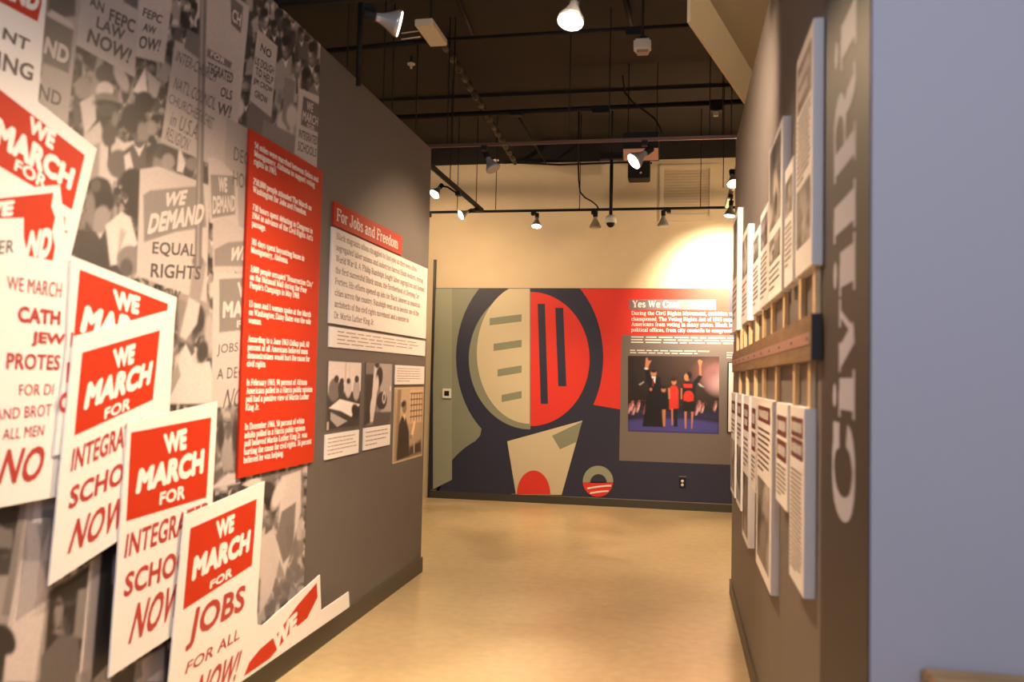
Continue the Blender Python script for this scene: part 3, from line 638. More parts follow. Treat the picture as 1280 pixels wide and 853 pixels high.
# bottom-left faces, pole and shirts
PG(.30, [(-80, 628), (74, 620), (64, 735), (140, 690), (140, 853), (-80, 853)], 2); PG(.05, [(-60, 632), (26, 628), (14, 720), (-60, 720)], 2); E(.16, 6, 672, 10, 24); E(.03, 12, 646, 16, 16); E(.04, 3, 690, 12, 5)
PG(.42, [(32, 628), (74, 622), (66, 700), (34, 706)], 1.5); PG(.26, [(44, 640), (70, 636), (52, 690)], 1.5); PG(.75, [(44, 622), (52, 622), (52, 654), (41, 654)], 1); PG(.58, [(30, 702), (52, 702), (60, 735), (44, 853), (0, 853), (20, 740)], 2); PG(.20, [(26, 628), (33, 626), (12, 770), (2, 770)], 1); PG(.5, [(26, 700), (32, 700), (14, 790), (8, 790)], 1)
E(.03, 6, 800, 13, 20, -20); PG(.03, [(-60, 790), (10, 790), (4, 853), (-60, 853)], 2)
PG(.03, [(62, 742), (112, 706), (104, 853), (52, 853)], 2); PERS(78, 772, 30, .13, .12, -1, None, .6); E(.05, 82, 745, 18, 14); E(.03, 84, 740, 22, 12, -12); E(.22, 74, 762, 5, 14); E(.05, 70, 755, 9, 3); E(.2, 73, 790, 6, 3); PG(.12, [(70, 800), (98, 790), (100, 853), (50, 853)], 2); PG(.22, [(98, 738), (110, 735), (104, 800), (92, 795)], 2)
PG(.40, [(113, 702), (127, 692), (112, 853), (98, 853)], 1); PG(.56, [(113, 702), (117, 700), (102, 853), (98, 853)], .8); PG(.025, [(127, 690), (142, 680), (136, 830), (114, 853)], 1.5); PG(.3, [(96, 842), (112, 838), (112, 870), (92, 870)], 2)
PG(.06, [(138, 848), (210, 802), (210, 870), (138, 870)], 1.5); PG(.5, [(176, 826), (206, 808), (204, 853), (178, 853)], 1.5); PG(.25, [(170, 828), (177, 824), (176, 860), (166, 860)], 1)
def placard_print(pts, v=.52): PG(v, pts, .8)
# grey printed signs of the photograph
placard_print([(92, -20), (103, -20), (84, 160), (50, 128), (56, 14), (70, 22)], .36); PG(.13, [(57, 19), (92, 38), (86, 92), (53, 78)], .8); PG(.10, [(60, -10), (95, -10), (94, 20), (80, 22), (60, 14)], 2); PG(.5, [(64, 12), (90, 28), (92, 36), (60, 20)], 1)
placard_print([(165, -20), (218, -20), (205, 79), (168, 70)], .50)
placard_print([(103, -20), (176, -20), (168, 97), (95, 56)], .44); PG(.12, [(150, -20), (174, -20), (172, 12), (155, 3)], .8)
placard_print([(258, -30), (312, 8), (296, 170), (252, 150)], .47); PG(.14, [(288, -5), (304, 8), (301, 42), (289, 30)], .8); PG(.16, [(259, 60), (290, 78), (288, 88), (258, 74)], .8); E(.1, 222, 45, 5, 10)
placard_print([(219, 50), (292, 88), (286, 215), (201, 178)], .42); PG(.16, [(234, 36), (252, 46), (249, 74), (230, 60)], .8)
placard_print([(322, 36), (347, 58), (339, 147), (312, 125)], .45)
placard_print([(283, 146), (330, 172), (330, 380), (278, 320)], .36)
placard_print([(374, 110), (402, 122), (398, 212), (368, 192)], .52); PG(.13, [(379, 120), (400, 131), (398, 166), (376, 156)], .8)
placard_print([(175, 212), (198, 208), (262, 232), (258, 378), (171, 345)], .50); PG(.23, [(179, 244), (188, 238), (254, 232), (258, 284), (220, 290), (180, 303)], 1)
placard_print([(260, 196), (275, 200), (297, 222), (298, 292), (262, 278)], .50); PG(.23, [(263, 218), (293, 220), (294, 268), (265, 273)], .8)
placard_print([(266, 278), (280, 272), (312, 290), (312, 340), (266, 340)], .46); PG(.23, [(268, 312), (285, 303), (312, 301), (312, 333), (268, 333)], .8)
placard_print([(267, 338), (316, 344), (312, 500), (264, 512)], .50); PG(.22, [(274, 349), (312, 347), (312, 412), (274, 416)], .8)
# raised arm and hand over the sign, long pole
PG(.30, [(236, 372), (240, 340), (250, 318), (258, 330), (250, 380)], 1.5); E(.16, 247, 327, 7, 8); PG(.55, [(225, 420), (236, 372), (250, 380), (246, 405), (232, 425)], 1.5)
PG(.18, [(250.5, -30), (259, -30), (252, 335), (243, 335)], .8); PG(.34, [(252, -30), (255, -30), (248, 335), (246, 335)], .8)
mur = empty('photo_mural', (XL, YM1, .112), 'black and white wallpaper photograph of a marching crowd on the left partition', 'photo mural')
paint('printed_photograph', P, ny, nz, A, Bp, ops, mur, g(.10), 3, .03)
def LQ(q, off): return [HL(x, y, off) for x, y in q]
gink = mat('grey_print_ink', sp(.10), .5); lgink = mat('pale_print_ink', sp(.60), .5)
def ptxt(t, q, m=gink, bold=.02, sh=0): text_quad('printed_lettering', t, LQ(q, .0036), m, mur, bold, sh)
ptxt('FEPC', [(138, 10), (170, 26), (167, 42), (136, 26)]); ptxt('AN', [(113, -6), (131, 4), (129, 17), (112, 6)]); ptxt('LAW', [(122, 20), (157, 38), (154, 52), (120, 34)]); ptxt('NOW!', [(112, 35), (166, 62), (160, 80), (108, 52)], gink, .035)
ptxt('FEPC', [(180, 9), (204, 20), (201, 30), (178, 20)]); ptxt('AW', [(180, 28), (196, 34), (194, 44), (178, 38)]); ptxt('OW!', [(175, 44), (202, 50), (198, 65), (173, 60)])
ptxt('ND', [(58, 45), (88, 60), (84, 82), (54, 66)], lgink, .05); ptxt('ND', [(50, 104), (78, 117), (75, 134), (48, 122)], gink, .02)
ptxt('CH', [(291, 10), (302, 18), (300, 34), (290, 26)], lgink, .03); ptxt('FOR', [(264, 64), (282, 74), (280, 80), (263, 70)], lgink)
ptxt('TEGRATED', [(260, 77), (292, 92), (290, 105), (259, 90)]); ptxt('OLS', [(277, 108), (291, 114), (289, 126), (275, 120)]); ptxt('W!', [(273, 127), (290, 133), (287, 148), (271, 142)])
for t, q in (('INTER-CHURCH', [(221, 62), (272, 90), (270, 104), (219, 76)]), ("NAT'L COUNCIL", [(219, 95), (270, 122), (268, 138), (216, 110)]), ('CHURCHES', [(212, 116), (252, 138), (250, 152), (211, 128)]), ('of CHRIST', [(252, 138), (268, 148), (266, 164), (250, 152)]), ('in U.S.A.', [(214, 138), (250, 156), (247, 176), (212, 156)]), ('RELIGION', [(209, 158), (238, 174), (235, 190), (206, 174)])):
    ptxt(t, q, gink, .0, .3)
for t, q in (('NO', [(327, 54), (340, 64), (338, 74), (325, 63)]), ('US DOUGH', [(320, 70), (343, 84), (342, 94), (318, 80)]), ('TO HELP', [(320, 83), (342, 97), (340, 107), (319, 93)]), ('JIM CROW', [(317, 96), (341, 110), (340, 119), (316, 106)]), ('GROW', [(319, 112), (335, 122), (334, 131), (318, 121)])): ptxt(t, q, gink, .02)
ptxt('DECENT', [(293, 183), (330, 200), (330, 216), (292, 200)], gink, .0); ptxt('HOUSING', [(292, 213), (332, 228), (332, 246), (291, 231)], gink, .0)
for t, q, m in (('WE', [(384, 126), (392, 130), (391, 141), (383, 137)], lgink), ('MARCH', [(379, 138), (398, 147), (397, 158), (378, 150)], lgink), ('FOR', [(384, 154), (393, 158), (393, 163), (384, 159)], lgink), ('INTEGRATED', [(374, 161), (397, 171), (396, 182), (373, 172)], gink), ('SCHOOLS', [(373, 176), (396, 186), (395, 197), (372, 188)], gink)): ptxt(t, q, m, .02)
ptxt('WE', [(208, 241), (235, 237), (233, 256), (206, 259)], lgink, .05, .2); ptxt('DEMAND', [(186, 268), (256, 254), (254, 279), (184, 293)], lgink, .05, .2)
ptxt('EQUAL', [(191, 302), (246, 305), (244, 324), (190, 320)]); ptxt('RIGHTS', [(189, 329), (252, 333), (250, 350), (188, 347)]); ptxt('NOW', [(196, 358), (226, 364), (224, 377), (194, 370)])
ptxt('WE', [(273, 221), (284, 222), (284, 241), (273, 240)], lgink, .05); ptxt('DEMAND', [(266, 245), (294, 244), (294, 264), (266, 268)], lgink, .04)
ptxt('WE', [(290, 310), (312, 305), (310, 325), (287, 327)], lgink, .05, .2)
ptxt('WE', [(297, 353), (318, 352), (318, 372), (297, 372)], lgink, .05); ptxt('MARCH', [(279, 377), (335, 374), (335, 396), (278, 398)], lgink, .05); ptxt('FOR', [(296, 401), (322, 399), (322, 408), (296, 410)], lgink, .03)
ptxt('JOBS', [(272, 431), (298, 428), (297, 443), (271, 446)], gink, .0); ptxt('A DECENT', [(272, 461), (325, 456), (325, 470), (271, 475)], gink, .0); ptxt('NOW!', [(281, 487), (325, 480), (322, 505), (278, 512)], gink, .0, .3)

# ================================================================ raised placards on the photo mural
def placard(label, outline, lvl, red=None, texts=(), gap=.0):
    d0 = .0075 + lvl * .0085
    pts = LQ(outline, d0); lo = min(pts, key=lambda p: p[2])
    e = empty('protest_placard', (XL, lo[1], lo[2]), label, 'placard', 'red and white placards on the photo mural')
    slab('board', pts, (1, 0, 0), .006, M_white, e)
    if red: slab('red_field', LQ(red, d0 + .0007), (1, 0, 0), .0007, M_red, e)
    for t in texts:
        m = {'w': M_winkn, 'r': M_dred, 'k': M_ink}[t[2]]; text_quad('lettering', t[0], LQ(t[1], d0 + .0014), m, e, t[3] if len(t) > 3 else .045, t[4] if len(t) > 4 else 0)
    return e
placard('white placard at the top left corner ending in NT and NG lettering', [(-90, -90), (62, -60), (58, 0), (47, 135), (-90, 60)], 1,
        [(-90, -80), (54, -50), (52, 5), (47, 27), (-90, -45)], [('AND', [(2, -30), (51, -10), (47, 16), (-2, -6)], 'w', .07), ('NT', [(5, 34), (38, 50), (35, 65), (3, 48)], 'k', .02), ('ING', [(-2, 63), (43, 82), (40, 102), (-4, 86)], 'k', .02)])
placard('tilted WE MARCH FOR placard below the NT placard at the left edge', [(-90, 22), (0, 88), (50, 129), (121, 186), (86, 331), (-90, 300)], 2,
        [(-90, 48), (0, 112), (106, 194), (90, 262), (0, 208), (-90, 150)], [('WE', [(38, 144), (71, 166), (66, 189), (34, 163)], 'w', .07), ('MARCH', [(-3, 145), (95, 212), (88, 239), (-8, 180)], 'w', .07), ('FOR', [(20, 198), (60, 221), (56, 238), (17, 212)], 'w', .04), ('L', [(80, 270), (85, 274), (84, 292), (79, 290)], 'r', .02)])
e = placard('WE DEMAND placard with a torn red field at the left edge', [(-90, 246), (0, 238), (75, 231), (86, 331), (-90, 312)], 3,
        [(-90, 254), (0, 248), (67, 241), (64, 258), (69, 272), (65, 290), (69, 308), (66, 326), (35, 320), (30, 296), (30, 272), (-90, 276)], [('WE', [(-30, 255), (19, 250), (16, 270), (-32, 274)], 'w', .07), ('ND', [(37, 288), (67, 284), (62, 325), (31, 320)], 'w', .07, .1), ('ER', [(0, 301), (18, 300), (17, 316), (-2, 318)], 'k', .0)])
placard('big white placard reading WE MARCH, CATH, JEW, PROTES at the left edge', [(-90, 305), (0, 318), (100, 331), (92, 460), (72, 621), (-90, 652)], 4, None,
        [('WE MARCH', [(9, 345), (78, 354), (76, 373), (9, 362)], 'r', .0), ('CATH', [(23, 382), (76, 389), (75, 407), (22, 403)], 'r'), ('JEW', [(40, 414), (82, 418), (80, 435), (39, 433)], 'r'), ('PROTES', [(9, 441), (76, 444), (74, 463), (8, 462)], 'r', .02), ('FOR DI', [(24, 481), (68, 480), (66, 494), (24, 495)], 'r', .0),
         ('AND BROT', [(-6, 512), (65, 505), (64, 520), (-7, 526)], 'r', .0), ('OF ALL MEN', [(-18, 539), (56, 531), (54, 545), (-19, 553)], 'r', .0), ('NO', [(5, 562), (58, 557), (51, 601), (-4, 607)], 'r', .02, .2)])
placard('WE MARCH placard half covered by the placard in front of it', [(90, 320), (221, 372), (208, 512), (120, 560), (68, 570), (84, 440)], 5,
        [(100, 337), (210, 380), (208, 398), (200, 470), (92, 425)], [('WE', [(141, 361), (176, 371), (173, 394), (143, 387)], 'w', .07), ('MARCH', [(107, 381), (202, 404), (198, 432), (99, 416)], 'w', .07), ('I', [(89, 415), (92, 416), (91, 435), (88, 434)], 'r'), ('F', [(84, 453), (92, 452), (90, 470), (83, 480)], 'r'), ('C', [(75, 491), (87, 490), (86, 515), (73, 518)], 'r')])
placard('upper INTEGRATED SCHOOLS NOW placard left of the lower one', [(93, 421), (219, 386), (205, 640), (145, 678), (61, 733)], 6,
        [(103, 441), (200, 413), (191, 500), (93, 545)], [('WE', [(141, 437), (170, 429), (167, 455), (143, 462)], 'w', .07), ('MARCH', [(110, 478), (192, 450), (187, 481), (104, 514)], 'w', .07), ('FOR', [(131, 511), (164, 496), (162, 512), (130, 525)], 'w', .04),
         ('INTEGRATED', [(92, 561), (182, 520), (180, 548), (88, 591)], 'r', .02), ('SCHOOLS', [(89, 609), (195, 557), (193, 585), (85, 638)], 'r', .03), ('NOW!', [(94, 650), (165, 615), (160, 655), (84, 694)], 'r', .02, .15)])
placard('middle INTEGRATED SCHOOLS placard just left of the JOBS placard', [(160, 528), (272, 502), (262, 700), (246, 775), (136, 848)], 7,
        [(164, 541), (264, 522), (258, 622), (158, 652)], [('WE', [(204, 543), (234, 535), (233, 562), (206, 569)], 'w', .07), ('MARCH', [(174, 586), (256, 560), (254, 592), (169, 619)], 'w', .07), ('FOR', [(200, 616), (232, 606), (231, 624), (199, 632)], 'w', .04),
         ('INTEGRATED', [(159, 668), (262, 626), (260, 656), (155, 699)], 'r', .02), ('SCHOOLS', [(158, 717), (258, 672), (256, 704), (154, 748)], 'r', .03), ('NOW!', [(170, 755), (236, 722), (230, 765), (160, 807)], 'r', .02, .15)])
e = placard('large torn placard with red field running along the baseboard', [(262, 800), (300, 790), (321.5, 781), (329, 782), (400, 719), (401.5, 764), (436, 740), (437, 759), (262, 880)], 8, [(396, 729), (397, 747), (384, 773), (371, 784), (364, 790), (338, 823), (305, 846), (312, 828), (325, 812), (345, 795), (372, 757)], [('WE', [(340, 792), (372, 764), (371, 786), (341, 820)], 'w', .07)])
placard('placard reading JOBS FOR ALL NOW, the lowest and nearest the baseboard', [(231, 645), (331, 602), (321, 765), (322, 784), (300, 853), (206, 905)], 9,
        [(238, 661), (321, 624), (315, 707), (229, 763)], [('WE', [(270, 652), (294, 642), (292, 665), (271, 676)], 'w', .07), ('MARCH', [(243, 696), (314, 661), (311, 690), (239, 728)], 'w', .07), ('FOR', [(263, 727), (291, 708), (290, 721), (262, 737)], 'w', .04),
         ('JOBS', [(241, 762), (308, 730), (304, 772), (231, 816)], 'r', .03), ('FOR ALL', [(235, 828), (301, 784), (299, 799), (231, 844)], 'r', .01), ('NOW!', [(250, 845), (303, 812), (295, 850), (238, 892)], 'r', .02, .15)])

# ================================================================ text boards on the left partition
def level_quad(corners, off):
    P = LQ(corners, off); y0 = (P[0][1] + P[3][1]) / 2; y1 = (P[1][1] + P[2][1]) / 2; zt = (P[0][2] + P[1][2]) / 2; zb = (P[2][2] + P[3][2]) / 2
    X = XL + off
    return [np.array([X, y0, zt]), np.array([X, y1, zt]), np.array([X, y1, zb]), np.array([X, y0, zb])]
def wframe(q, off=0.0):
    X, y0, zt = q[0][0] + off, q[0][1], q[0][2]
    def f(u, v):                                     # u metres right of the left edge, v metres below the top (negative)
        u = np.asarray(u, float) * np.ones(np.shape(v)); v = np.asarray(v, float) * np.ones(np.shape(u)); return np.stack([np.full(u.shape, X), y0 + u, zt + v], 1)
    return f
q = level_quad([(313, 164), (404, 212), (391, 579), (297, 597)], .016)
rb = empty('text_sign', q[3], 'tall red board with white paragraphs overlapping the photo mural', 'text board')
W_, H_ = q[1][1] - q[0][1], q[0][2] - q[3][2]
slab('board', q, (1, 0, 0), .0115, M_red, rb)
paras = [['54 miles were marched between Selma and', 'Montgomery, Alabama in support voting', 'rights in 1965.'], ['250,000 people attended The March on', 'Washington for Jobs and Freedom.'],
 ['730 hours spent debating in Congress in', "1964 in advance of the Civil Rights Act's", 'passage.'], ['381 days spent boycotting buses in', 'Montgomery, Alabama.'],
 ['3,000 people occupied "Resurrection City"', "on the National Mall during the Poor", "People's Campaign in May 1968."], ['13 men and 1 woman spoke at the March', 'on Washington; Daisy Bates was the sole', 'woman.'],
 ['According to a June 1963 Gallup poll, 60', 'percent of all Americans believed mass', 'demonstrations would hurt the cause for', 'civil rights.'],
 ['In February 1965, 94 percent of African', 'Americans polled in a Harris public opinion', 'poll had a positive view of Martin Luther', 'King Jr.'],
 ['In December 1966, 50 percent of white', 'adults polled in a Harris public opinion', 'poll believed Martin Luther King Jr. was', 'hurting the cause for civil rights. 36 percent', 'believed he was helping.']]
# first-line baselines measured in the photograph near x=313
tops = [184.6, 229.7, 262, 305, 339, 383, 427, 482, 538]
fr_ = wframe(q, .001); cap = .0275; xs = W_ * .90 / (max(wd_of(t) for p in paras for t in p) * cap)
for i, (pa, ty) in enumerate(zip(paras, tops)):
    z0 = q[0][2] - HL(318 - (ty - 184) * .044, ty, .016)[2]; dz = .0372
    serif_lines('lettering', [(t, W_ * .055, -z0 - k * dz, cap, xs) for k, t in enumerate(pa)], fr_, M_winkn, rb, 1.9, 1.0)
# heading and white boards
q = level_quad([(418, 253), (503, 294.5), (502, 318.6), (417, 282.5)], .012); hb = empty('heading_sign', q[3], 'red heading board reading For Jobs and Freedom', 'heading board')
slab('board', q, (1, 0, 0), .012, M_red, hb); W_, H_ = q[1][1] - q[0][1], q[0][2] - q[3][2]
t = 'For Jobs and Freedom'; cap = H_ * .52
serif_lines('lettering', [(t, W_ * .03, -H_ * .76, cap, W_ * .90 / (wd_of(t) * cap))], wframe(q, .001), M_winkn, hb, 1.35, .6)
q = level_quad([(416, 285.5), (535, 335), (532, 424), (412, 403)], .012); wb = empty('text_sign', q[3], 'large white text board under the red heading', 'text board')
slab('board', q, (1, 0, 0), .012, M_white, wb); W_, H_ = q[1][1] - q[0][1], q[0][2] - q[3][2]
tl = ['Black migrants often struggled to find jobs as they were often', 'segregated labor unions and industries barred Black workers, during', 'World War II. A. Philip Randolph fought labor segregation and formed', 'the first successful Black union, the Brotherhood of Sleeping Car',
      'Porters. His efforts opened up jobs for Black laborers in industrial', 'cities across the country. Randolph went on to become one of the', 'architects of the civil rights movement and a mentor to', 'Dr. Martin Luther King Jr.']
cap = H_ * .068; xs = W_ * .93 / (max(wd_of(t) for t in tl) * cap)
serif_lines('lettering', [(t, W_ * .03, -H_ * (.110 + .119 * k), cap, xs) for k, t in enumerate(tl)], wframe(q, .001), mat('maroon_print_ink', (.16, .045, .045), .5), wb, .85, .45)
mar = _m['maroon_print_ink']
def caption(label, c, n, name='caption_card', ink=None):
    q = level_quad(c, .008); e = empty(name, q[3], label, 'caption'); slab('board', q, (1, 0, 0), .008, M_white, e); W_, H_ = q[1][1] - q[0][1], q[0][2] - q[3][2]
    bars('small_print', wframe(q, .001), W_ * .06, W_ * .93, -H_ * .1, -H_ * .88, n, ink or mat('faint_print_ink', (.36, .24, .22), .5), e, n, .26, .5); return e
caption('wide shallow caption strip under the large white text board', [(412.3, 409), (532, 426), (531, 445), (411.5, 434)], 4)
caption('small white caption under the meeting photograph', [(407, 544.6), (449, 537), (448, 566), (406.4, 575.6)], 5)
caption('small white caption under the workshop photograph', [(455, 536), (488, 531), (487.4, 556), (454.3, 563.6)], 4)
caption('small white caption above the framed sepia photograph', [(494.4, 457), (530.5, 458), (530, 481), (493.5, 480.5)], 6)
def wphoto(label, c, ops, base, name='mounted_photograph', frame=0, nu=70, nv=110):
    q = level_quad(c, .004); e = empty(name, q[3], label, 'photograph'); slab('mount' if not frame else 'frame', q, (1, 0, 0), .004, M_wallL if not frame else mat('pale_gilt_frame', (.55, .45, .28), .4), e)
    W_, H_ = q[1][1] - q[0][1], q[0][2] - q[3][2]; f = wframe(q, .001); s = frame
    qq = [f(np.array([u]), np.array([v]))[0] for u, v in ((s, -s), (W_ - s, -s), (W_ - s, -H_ + s), (s, -H_ + s))]
    photo('print', qq, nu, nv, ops, e, base, 2, .05); return e
D = lambda k, v, s, a: (k, sp(min(.85, v * 1.35) if v > .25 else v * .7), s * .6, a)
wphoto('black and white photograph of four people around a table', [(411, 451.4), (451, 453.6), (450, 534), (407.5, 537)],
  [D('p', .55, .03, [(0, 0), (1, 0), (1, .45), (0, .45)]), D('p', .4, .01, [(.48, 0), (.52, 0), (.52, .3), (.48, .3)]), D('p', .45, .01, [(.62, 0), (.64, 0), (.64, .3), (.62, .3)]), D('p', .06, .03, [(0, .5), (1, .45), (1, 1), (0, 1)]),
   D('e', .25, .03, (.18, .42, .16, .17, 0)), D('e', .05, .02, (.24, .26, .07, .055, 0)), D('e', .06, .03, (.38, .40, .09, .13, 0)), D('e', .05, .02, (.40, .29, .06, .045, 0)), D('e', .45, .03, (.6, .40, .1, .14, 0)), D('e', .05, .02, (.60, .29, .06, .045, 0)), D('e', .33, .03, (.86, .42, .11, .17, 0)), D('e', .05, .02, (.86, .26, .07, .055, 0)),
   D('p', .66, .02, [(.05, .68), (.35, .56), (.62, .60), (.98, .66), (.72, .84), (.4, .74)]), D('p', .3, .015, [(.1, .74), (.6, .9), (.3, .97), (.1, .85)]), D('e', .03, .03, (.85, .76, .14, .1, 30)), D('p', .35, .02, [(0, .88), (.06, .88), (.06, 1), (0, 1)])], sp(.2))
wphoto('black and white photograph of a worker beside machinery', [(457, 454), (490.4, 455), (488, 529.7), (455.7, 531)],
  [D('p', .30, .03, [(.5, 0), (1, 0), (1, 1), (.6, .9)]), D('p', .05, .03, [(0, .18), (.3, .18), (.25, .95), (0, 1)]), D('p', .5, .03, [(.3, .05), (.5, .05), (.42, .5), (.32, .95), (.2, .95)]), D('e', .04, .03, (.5, .22, .13, .17, 10)), D('e', .05, .02, (.4, .03, .08, .05, 0)), D('e', .5, .03, (.42, .33, .06, .12, 0)),
   D('e', .05, .03, (.62, .62, .2, .15, 0)), D('e', .45, .02, (.7, .57, .07, .1, 0)), D('e', .05, .02, (.7, .57, .035, .06, 0)), D('p', .12, .03, [(.35, .8), (1, .82), (1, 1), (.3, 1)]), D('e', .5, .02, (.25, .75, .06, .18, 0)), D('p', .6, .01, [(.93, .38), (.97, .38), (.97, .46), (.93, .46)])], sp(.2))
K2 = lambda v: (v * 1.1, v * .78, v * .5)
oo = [('p', K2(.5), .02, [(.0, .0), (.5, .0), (.5, .5), (.1, .6)]), ('p', K2(.25), .02, [(.08, 0), (.2, 0), (.15, .9), (.05, 1)]), ('p', K2(.6), .02, [(.5, .0), (1, .0), (1, .5), (.5, .5)])]
for r in range(5): oo += [('p', K2(.04), .008, [(.52, .06 + r * .085), (.98, .06 + r * .085), (.98, .078 + r * .085), (.52, .078 + r * .085)])] + [('p', K2(.05), .006, [(.55 + k * .1, .06 + r * .085), (.57 + k * .1, .06 + r * .085), (.57 + k * .1, .14 + r * .085), (.55 + k * .1, .14 + r * .085)]) for k in range(5)]
oo += [('p', K2(.03), .02, [(.10, .95), (.14, .5), (.24, .38), (.38, .42), (.5, .62), (.54, .98), (.1, 1)]), ('e', K2(.22), .015, (.32, .27, .075, .075, 0)), ('e', K2(.03), .015, (.29, .21, .085, .045, -10)), ('p', K2(.7), .012, [(.28, .36), (.35, .36), (.34, .46)]),
       ('p', K2(.75), .012, [(.66, .47), (.73, .50), (.64, .72), (.56, .70)]), ('e', K2(.25), .012, (.58, .70, .05, .03, 0)), ('p', K2(.04), .03, [(.55, .84), (.95, .78), (.98, .97), (.5, .98)]), ('p', K2(.5), .01, [(.68, .78), (.71, .78), (.72, .95), (.68, .95)])]
wphoto('framed sepia photograph of shelves, nearest the far end of the left partition', [(493, 485), (529.4, 483.8), (528, 571), (491, 579)], oo, K2(.38), 'framed_photograph', .012)

# ================================================================ right partition: timeline panels, rail, dowels
def RY(px): return float(HR(px, 478, .03)[1])
TK = .032
def rbox(name, y0, y1, z0, z1, d0, d1, m, parent, bevel=0): return box(name, (XR - d1, y0, z0), (XR - d0, y1, z1), m, parent, bevel)
def rz(px, py): return float(HR(px, py, TK)[2])
maroon = mat('maroon_heading_patch', (.13, .022, .022), .5)
zub = (rz(1014.7, 331) + rz(950, 387)) / 2
zlt = (rz(1007, 509.5) + rz(930, 495)) / 2
def rquad(y0, y1, z1, z0, d): # TL.. as seen from the corridor: left = far
    X = XR - d; return [np.array([X, y1, z1]), np.array([X, y0, z1]), np.array([X, y0, z0]), np.array([X, y1, z0])]
def tpanel(label, pf, pn, ztop, zbot, layout, seed, up):
    y0, y1 = RY(pn), RY(pf); e = empty('timeline_placard', (XR, (y0 + y1) / 2, zbot), label, 'information panel', 'white panels above the rail' if up else 'white panels below the rail')
    rbox('board', y0, y1, zbot, ztop, 0, TK, M_white, e, .0015)
    rd = random.Random(seed)
    for kind, a, b, *rest in layout:                    # a,b: fractions from the top
        zt_, zb_ = ztop - (ztop - zbot) * a, ztop - (ztop - zbot) * b; mg = (y1 - y0) * .1
        q = rquad(y0 + mg, y1 - mg, zt_, zb_, TK + .001)
        if kind == 'photo':
            op = []
            for i in range(14): op.append(('e', sp(rd.choice([.04, .08, .2, .35, .5])), .05, (rd.random(), rd.random(), rd.uniform(.08, .3), rd.uniform(.06, .22), rd.uniform(-40, 40))))
            photo('printed_photograph', q, 26, 34, op, e, sp(.16), seed, .08)
        elif kind == 'head':
            slab('heading_patch', q, (-1, 0, 0), .0008, maroon, e)
            q2 = rquad(y0 + mg * 1.6, y1 - mg * 1.6, zt_, zb_, TK + .0018); bars('small_print', qframe(q2), 0, 1, .85, .15, rest[0], M_winkn, e, seed, .8, .8, True)
        elif kind == 'red':
            bars('small_print', qframe(q), 0, 1, 1, 0, rest[0], M_red, e, seed, .5, .6)
        else: bars('small_print', qframe(q), 0, 1, 1, 0, rest[0], mat('grey_brown_ink', (.13, .09, .08), .5), e, seed, .42, .5)
zf = lambda px, py: rz(px, py)
tpanel('tallest and nearest white panel above the rail with maroon heading', 993.7, 1014.7, zf(1014.7, 28), zub, [('head', .05, .36, 2), ('text', .38, .66, 13), ('photo', .50, .86)] if False else [('head', .06, .27, 2), ('text', .29, .60, 12), ('photo', .62, .88)], 1, True)
tpanel('narrow white panel second from the near end above the rail, with small portrait', 980, 990.5, zf(990.5, 197), zub, [('photo', .12, .42), ('text', .48, .85, 8)], 2, True)
tpanel('white panel third from the near end above the rail, with tall dark photograph', 959.6, 976.5, zf(976.5, 150), zub, [('photo', .05, .56), ('photo', .62, .78), ('text', .80, .95, 4)], 3, True)
tpanel('fourth white panel from the near end above the rail', 949.3, 959.2, zf(959, 254), zub, [('photo', .08, .40), ('text', .45, .92, 9)], 4, True)
tpanel('fifth white panel from the near end above the rail', 940, 948, zf(948, 284), zub, [('photo', .08, .36), ('text', .42, .9, 8)], 5, True)
tpanel('sixth white panel from the near end above the rail', 926.5, 934, zf(934, 283), zub, [('photo', .08, .5), ('red', .55, .66, 2), ('text', .68, .92, 5)], 6, True)
tpanel('farthest white panel above the rail', 914.8, 920.6, zf(920.5, 265), zub, [('photo', .06, .55), ('text', .6, .9, 6)], 7, True)
low = [('nearest lower white panel below the rail, with two maroon heading patches', 989, 1007, (1003, 747), [('head', .06, .17, 1), ('head', .18, .29, 1), ('text', .35, .93, 22)], 11),
 ('short second lower panel below the rail, between the two longest panels', 971.5, 986, (986, 644), [('head', .12, .32, 1), ('head', .36, .56, 1), ('text', .6, .92, 7)], 12),
 ('wide lower panel below the rail with a large crowd photograph', 947.5, 966, (966, 752), [('head', .04, .13, 1), ('text', .16, .42, 8), ('photo', .46, .93)], 13),
 ('short fourth lower panel below the rail, maroon headings only', 940.3, 946, (945, 618), [('head', .12, .34, 1), ('head', .38, .58, 1), ('text', .62, .92, 6)], 14),
 ('fifth lower panel below the rail', 930, 937.5, (937, 691), [('head', .06, .24, 2), ('text', .28, .5, 6), ('photo', .54, .95)], 15),
 ('sixth lower panel below the rail', 922, 928, (928, 644), [('head', .08, .2, 1), ('text', .25, .42, 4), ('photo', .46, .95)], 16),
 ('farthest lower panel below the rail', 915, 920, (919, 625), [('head', .08, .2, 1), ('text', .25, .42, 4), ('photo', .46, .95)], 17)]
for lb, pf, pn, (bx_, by_), lay, sd in low: tpanel(lb, pf, pn, zlt, zf(bx_, by_), lay, sd, False)
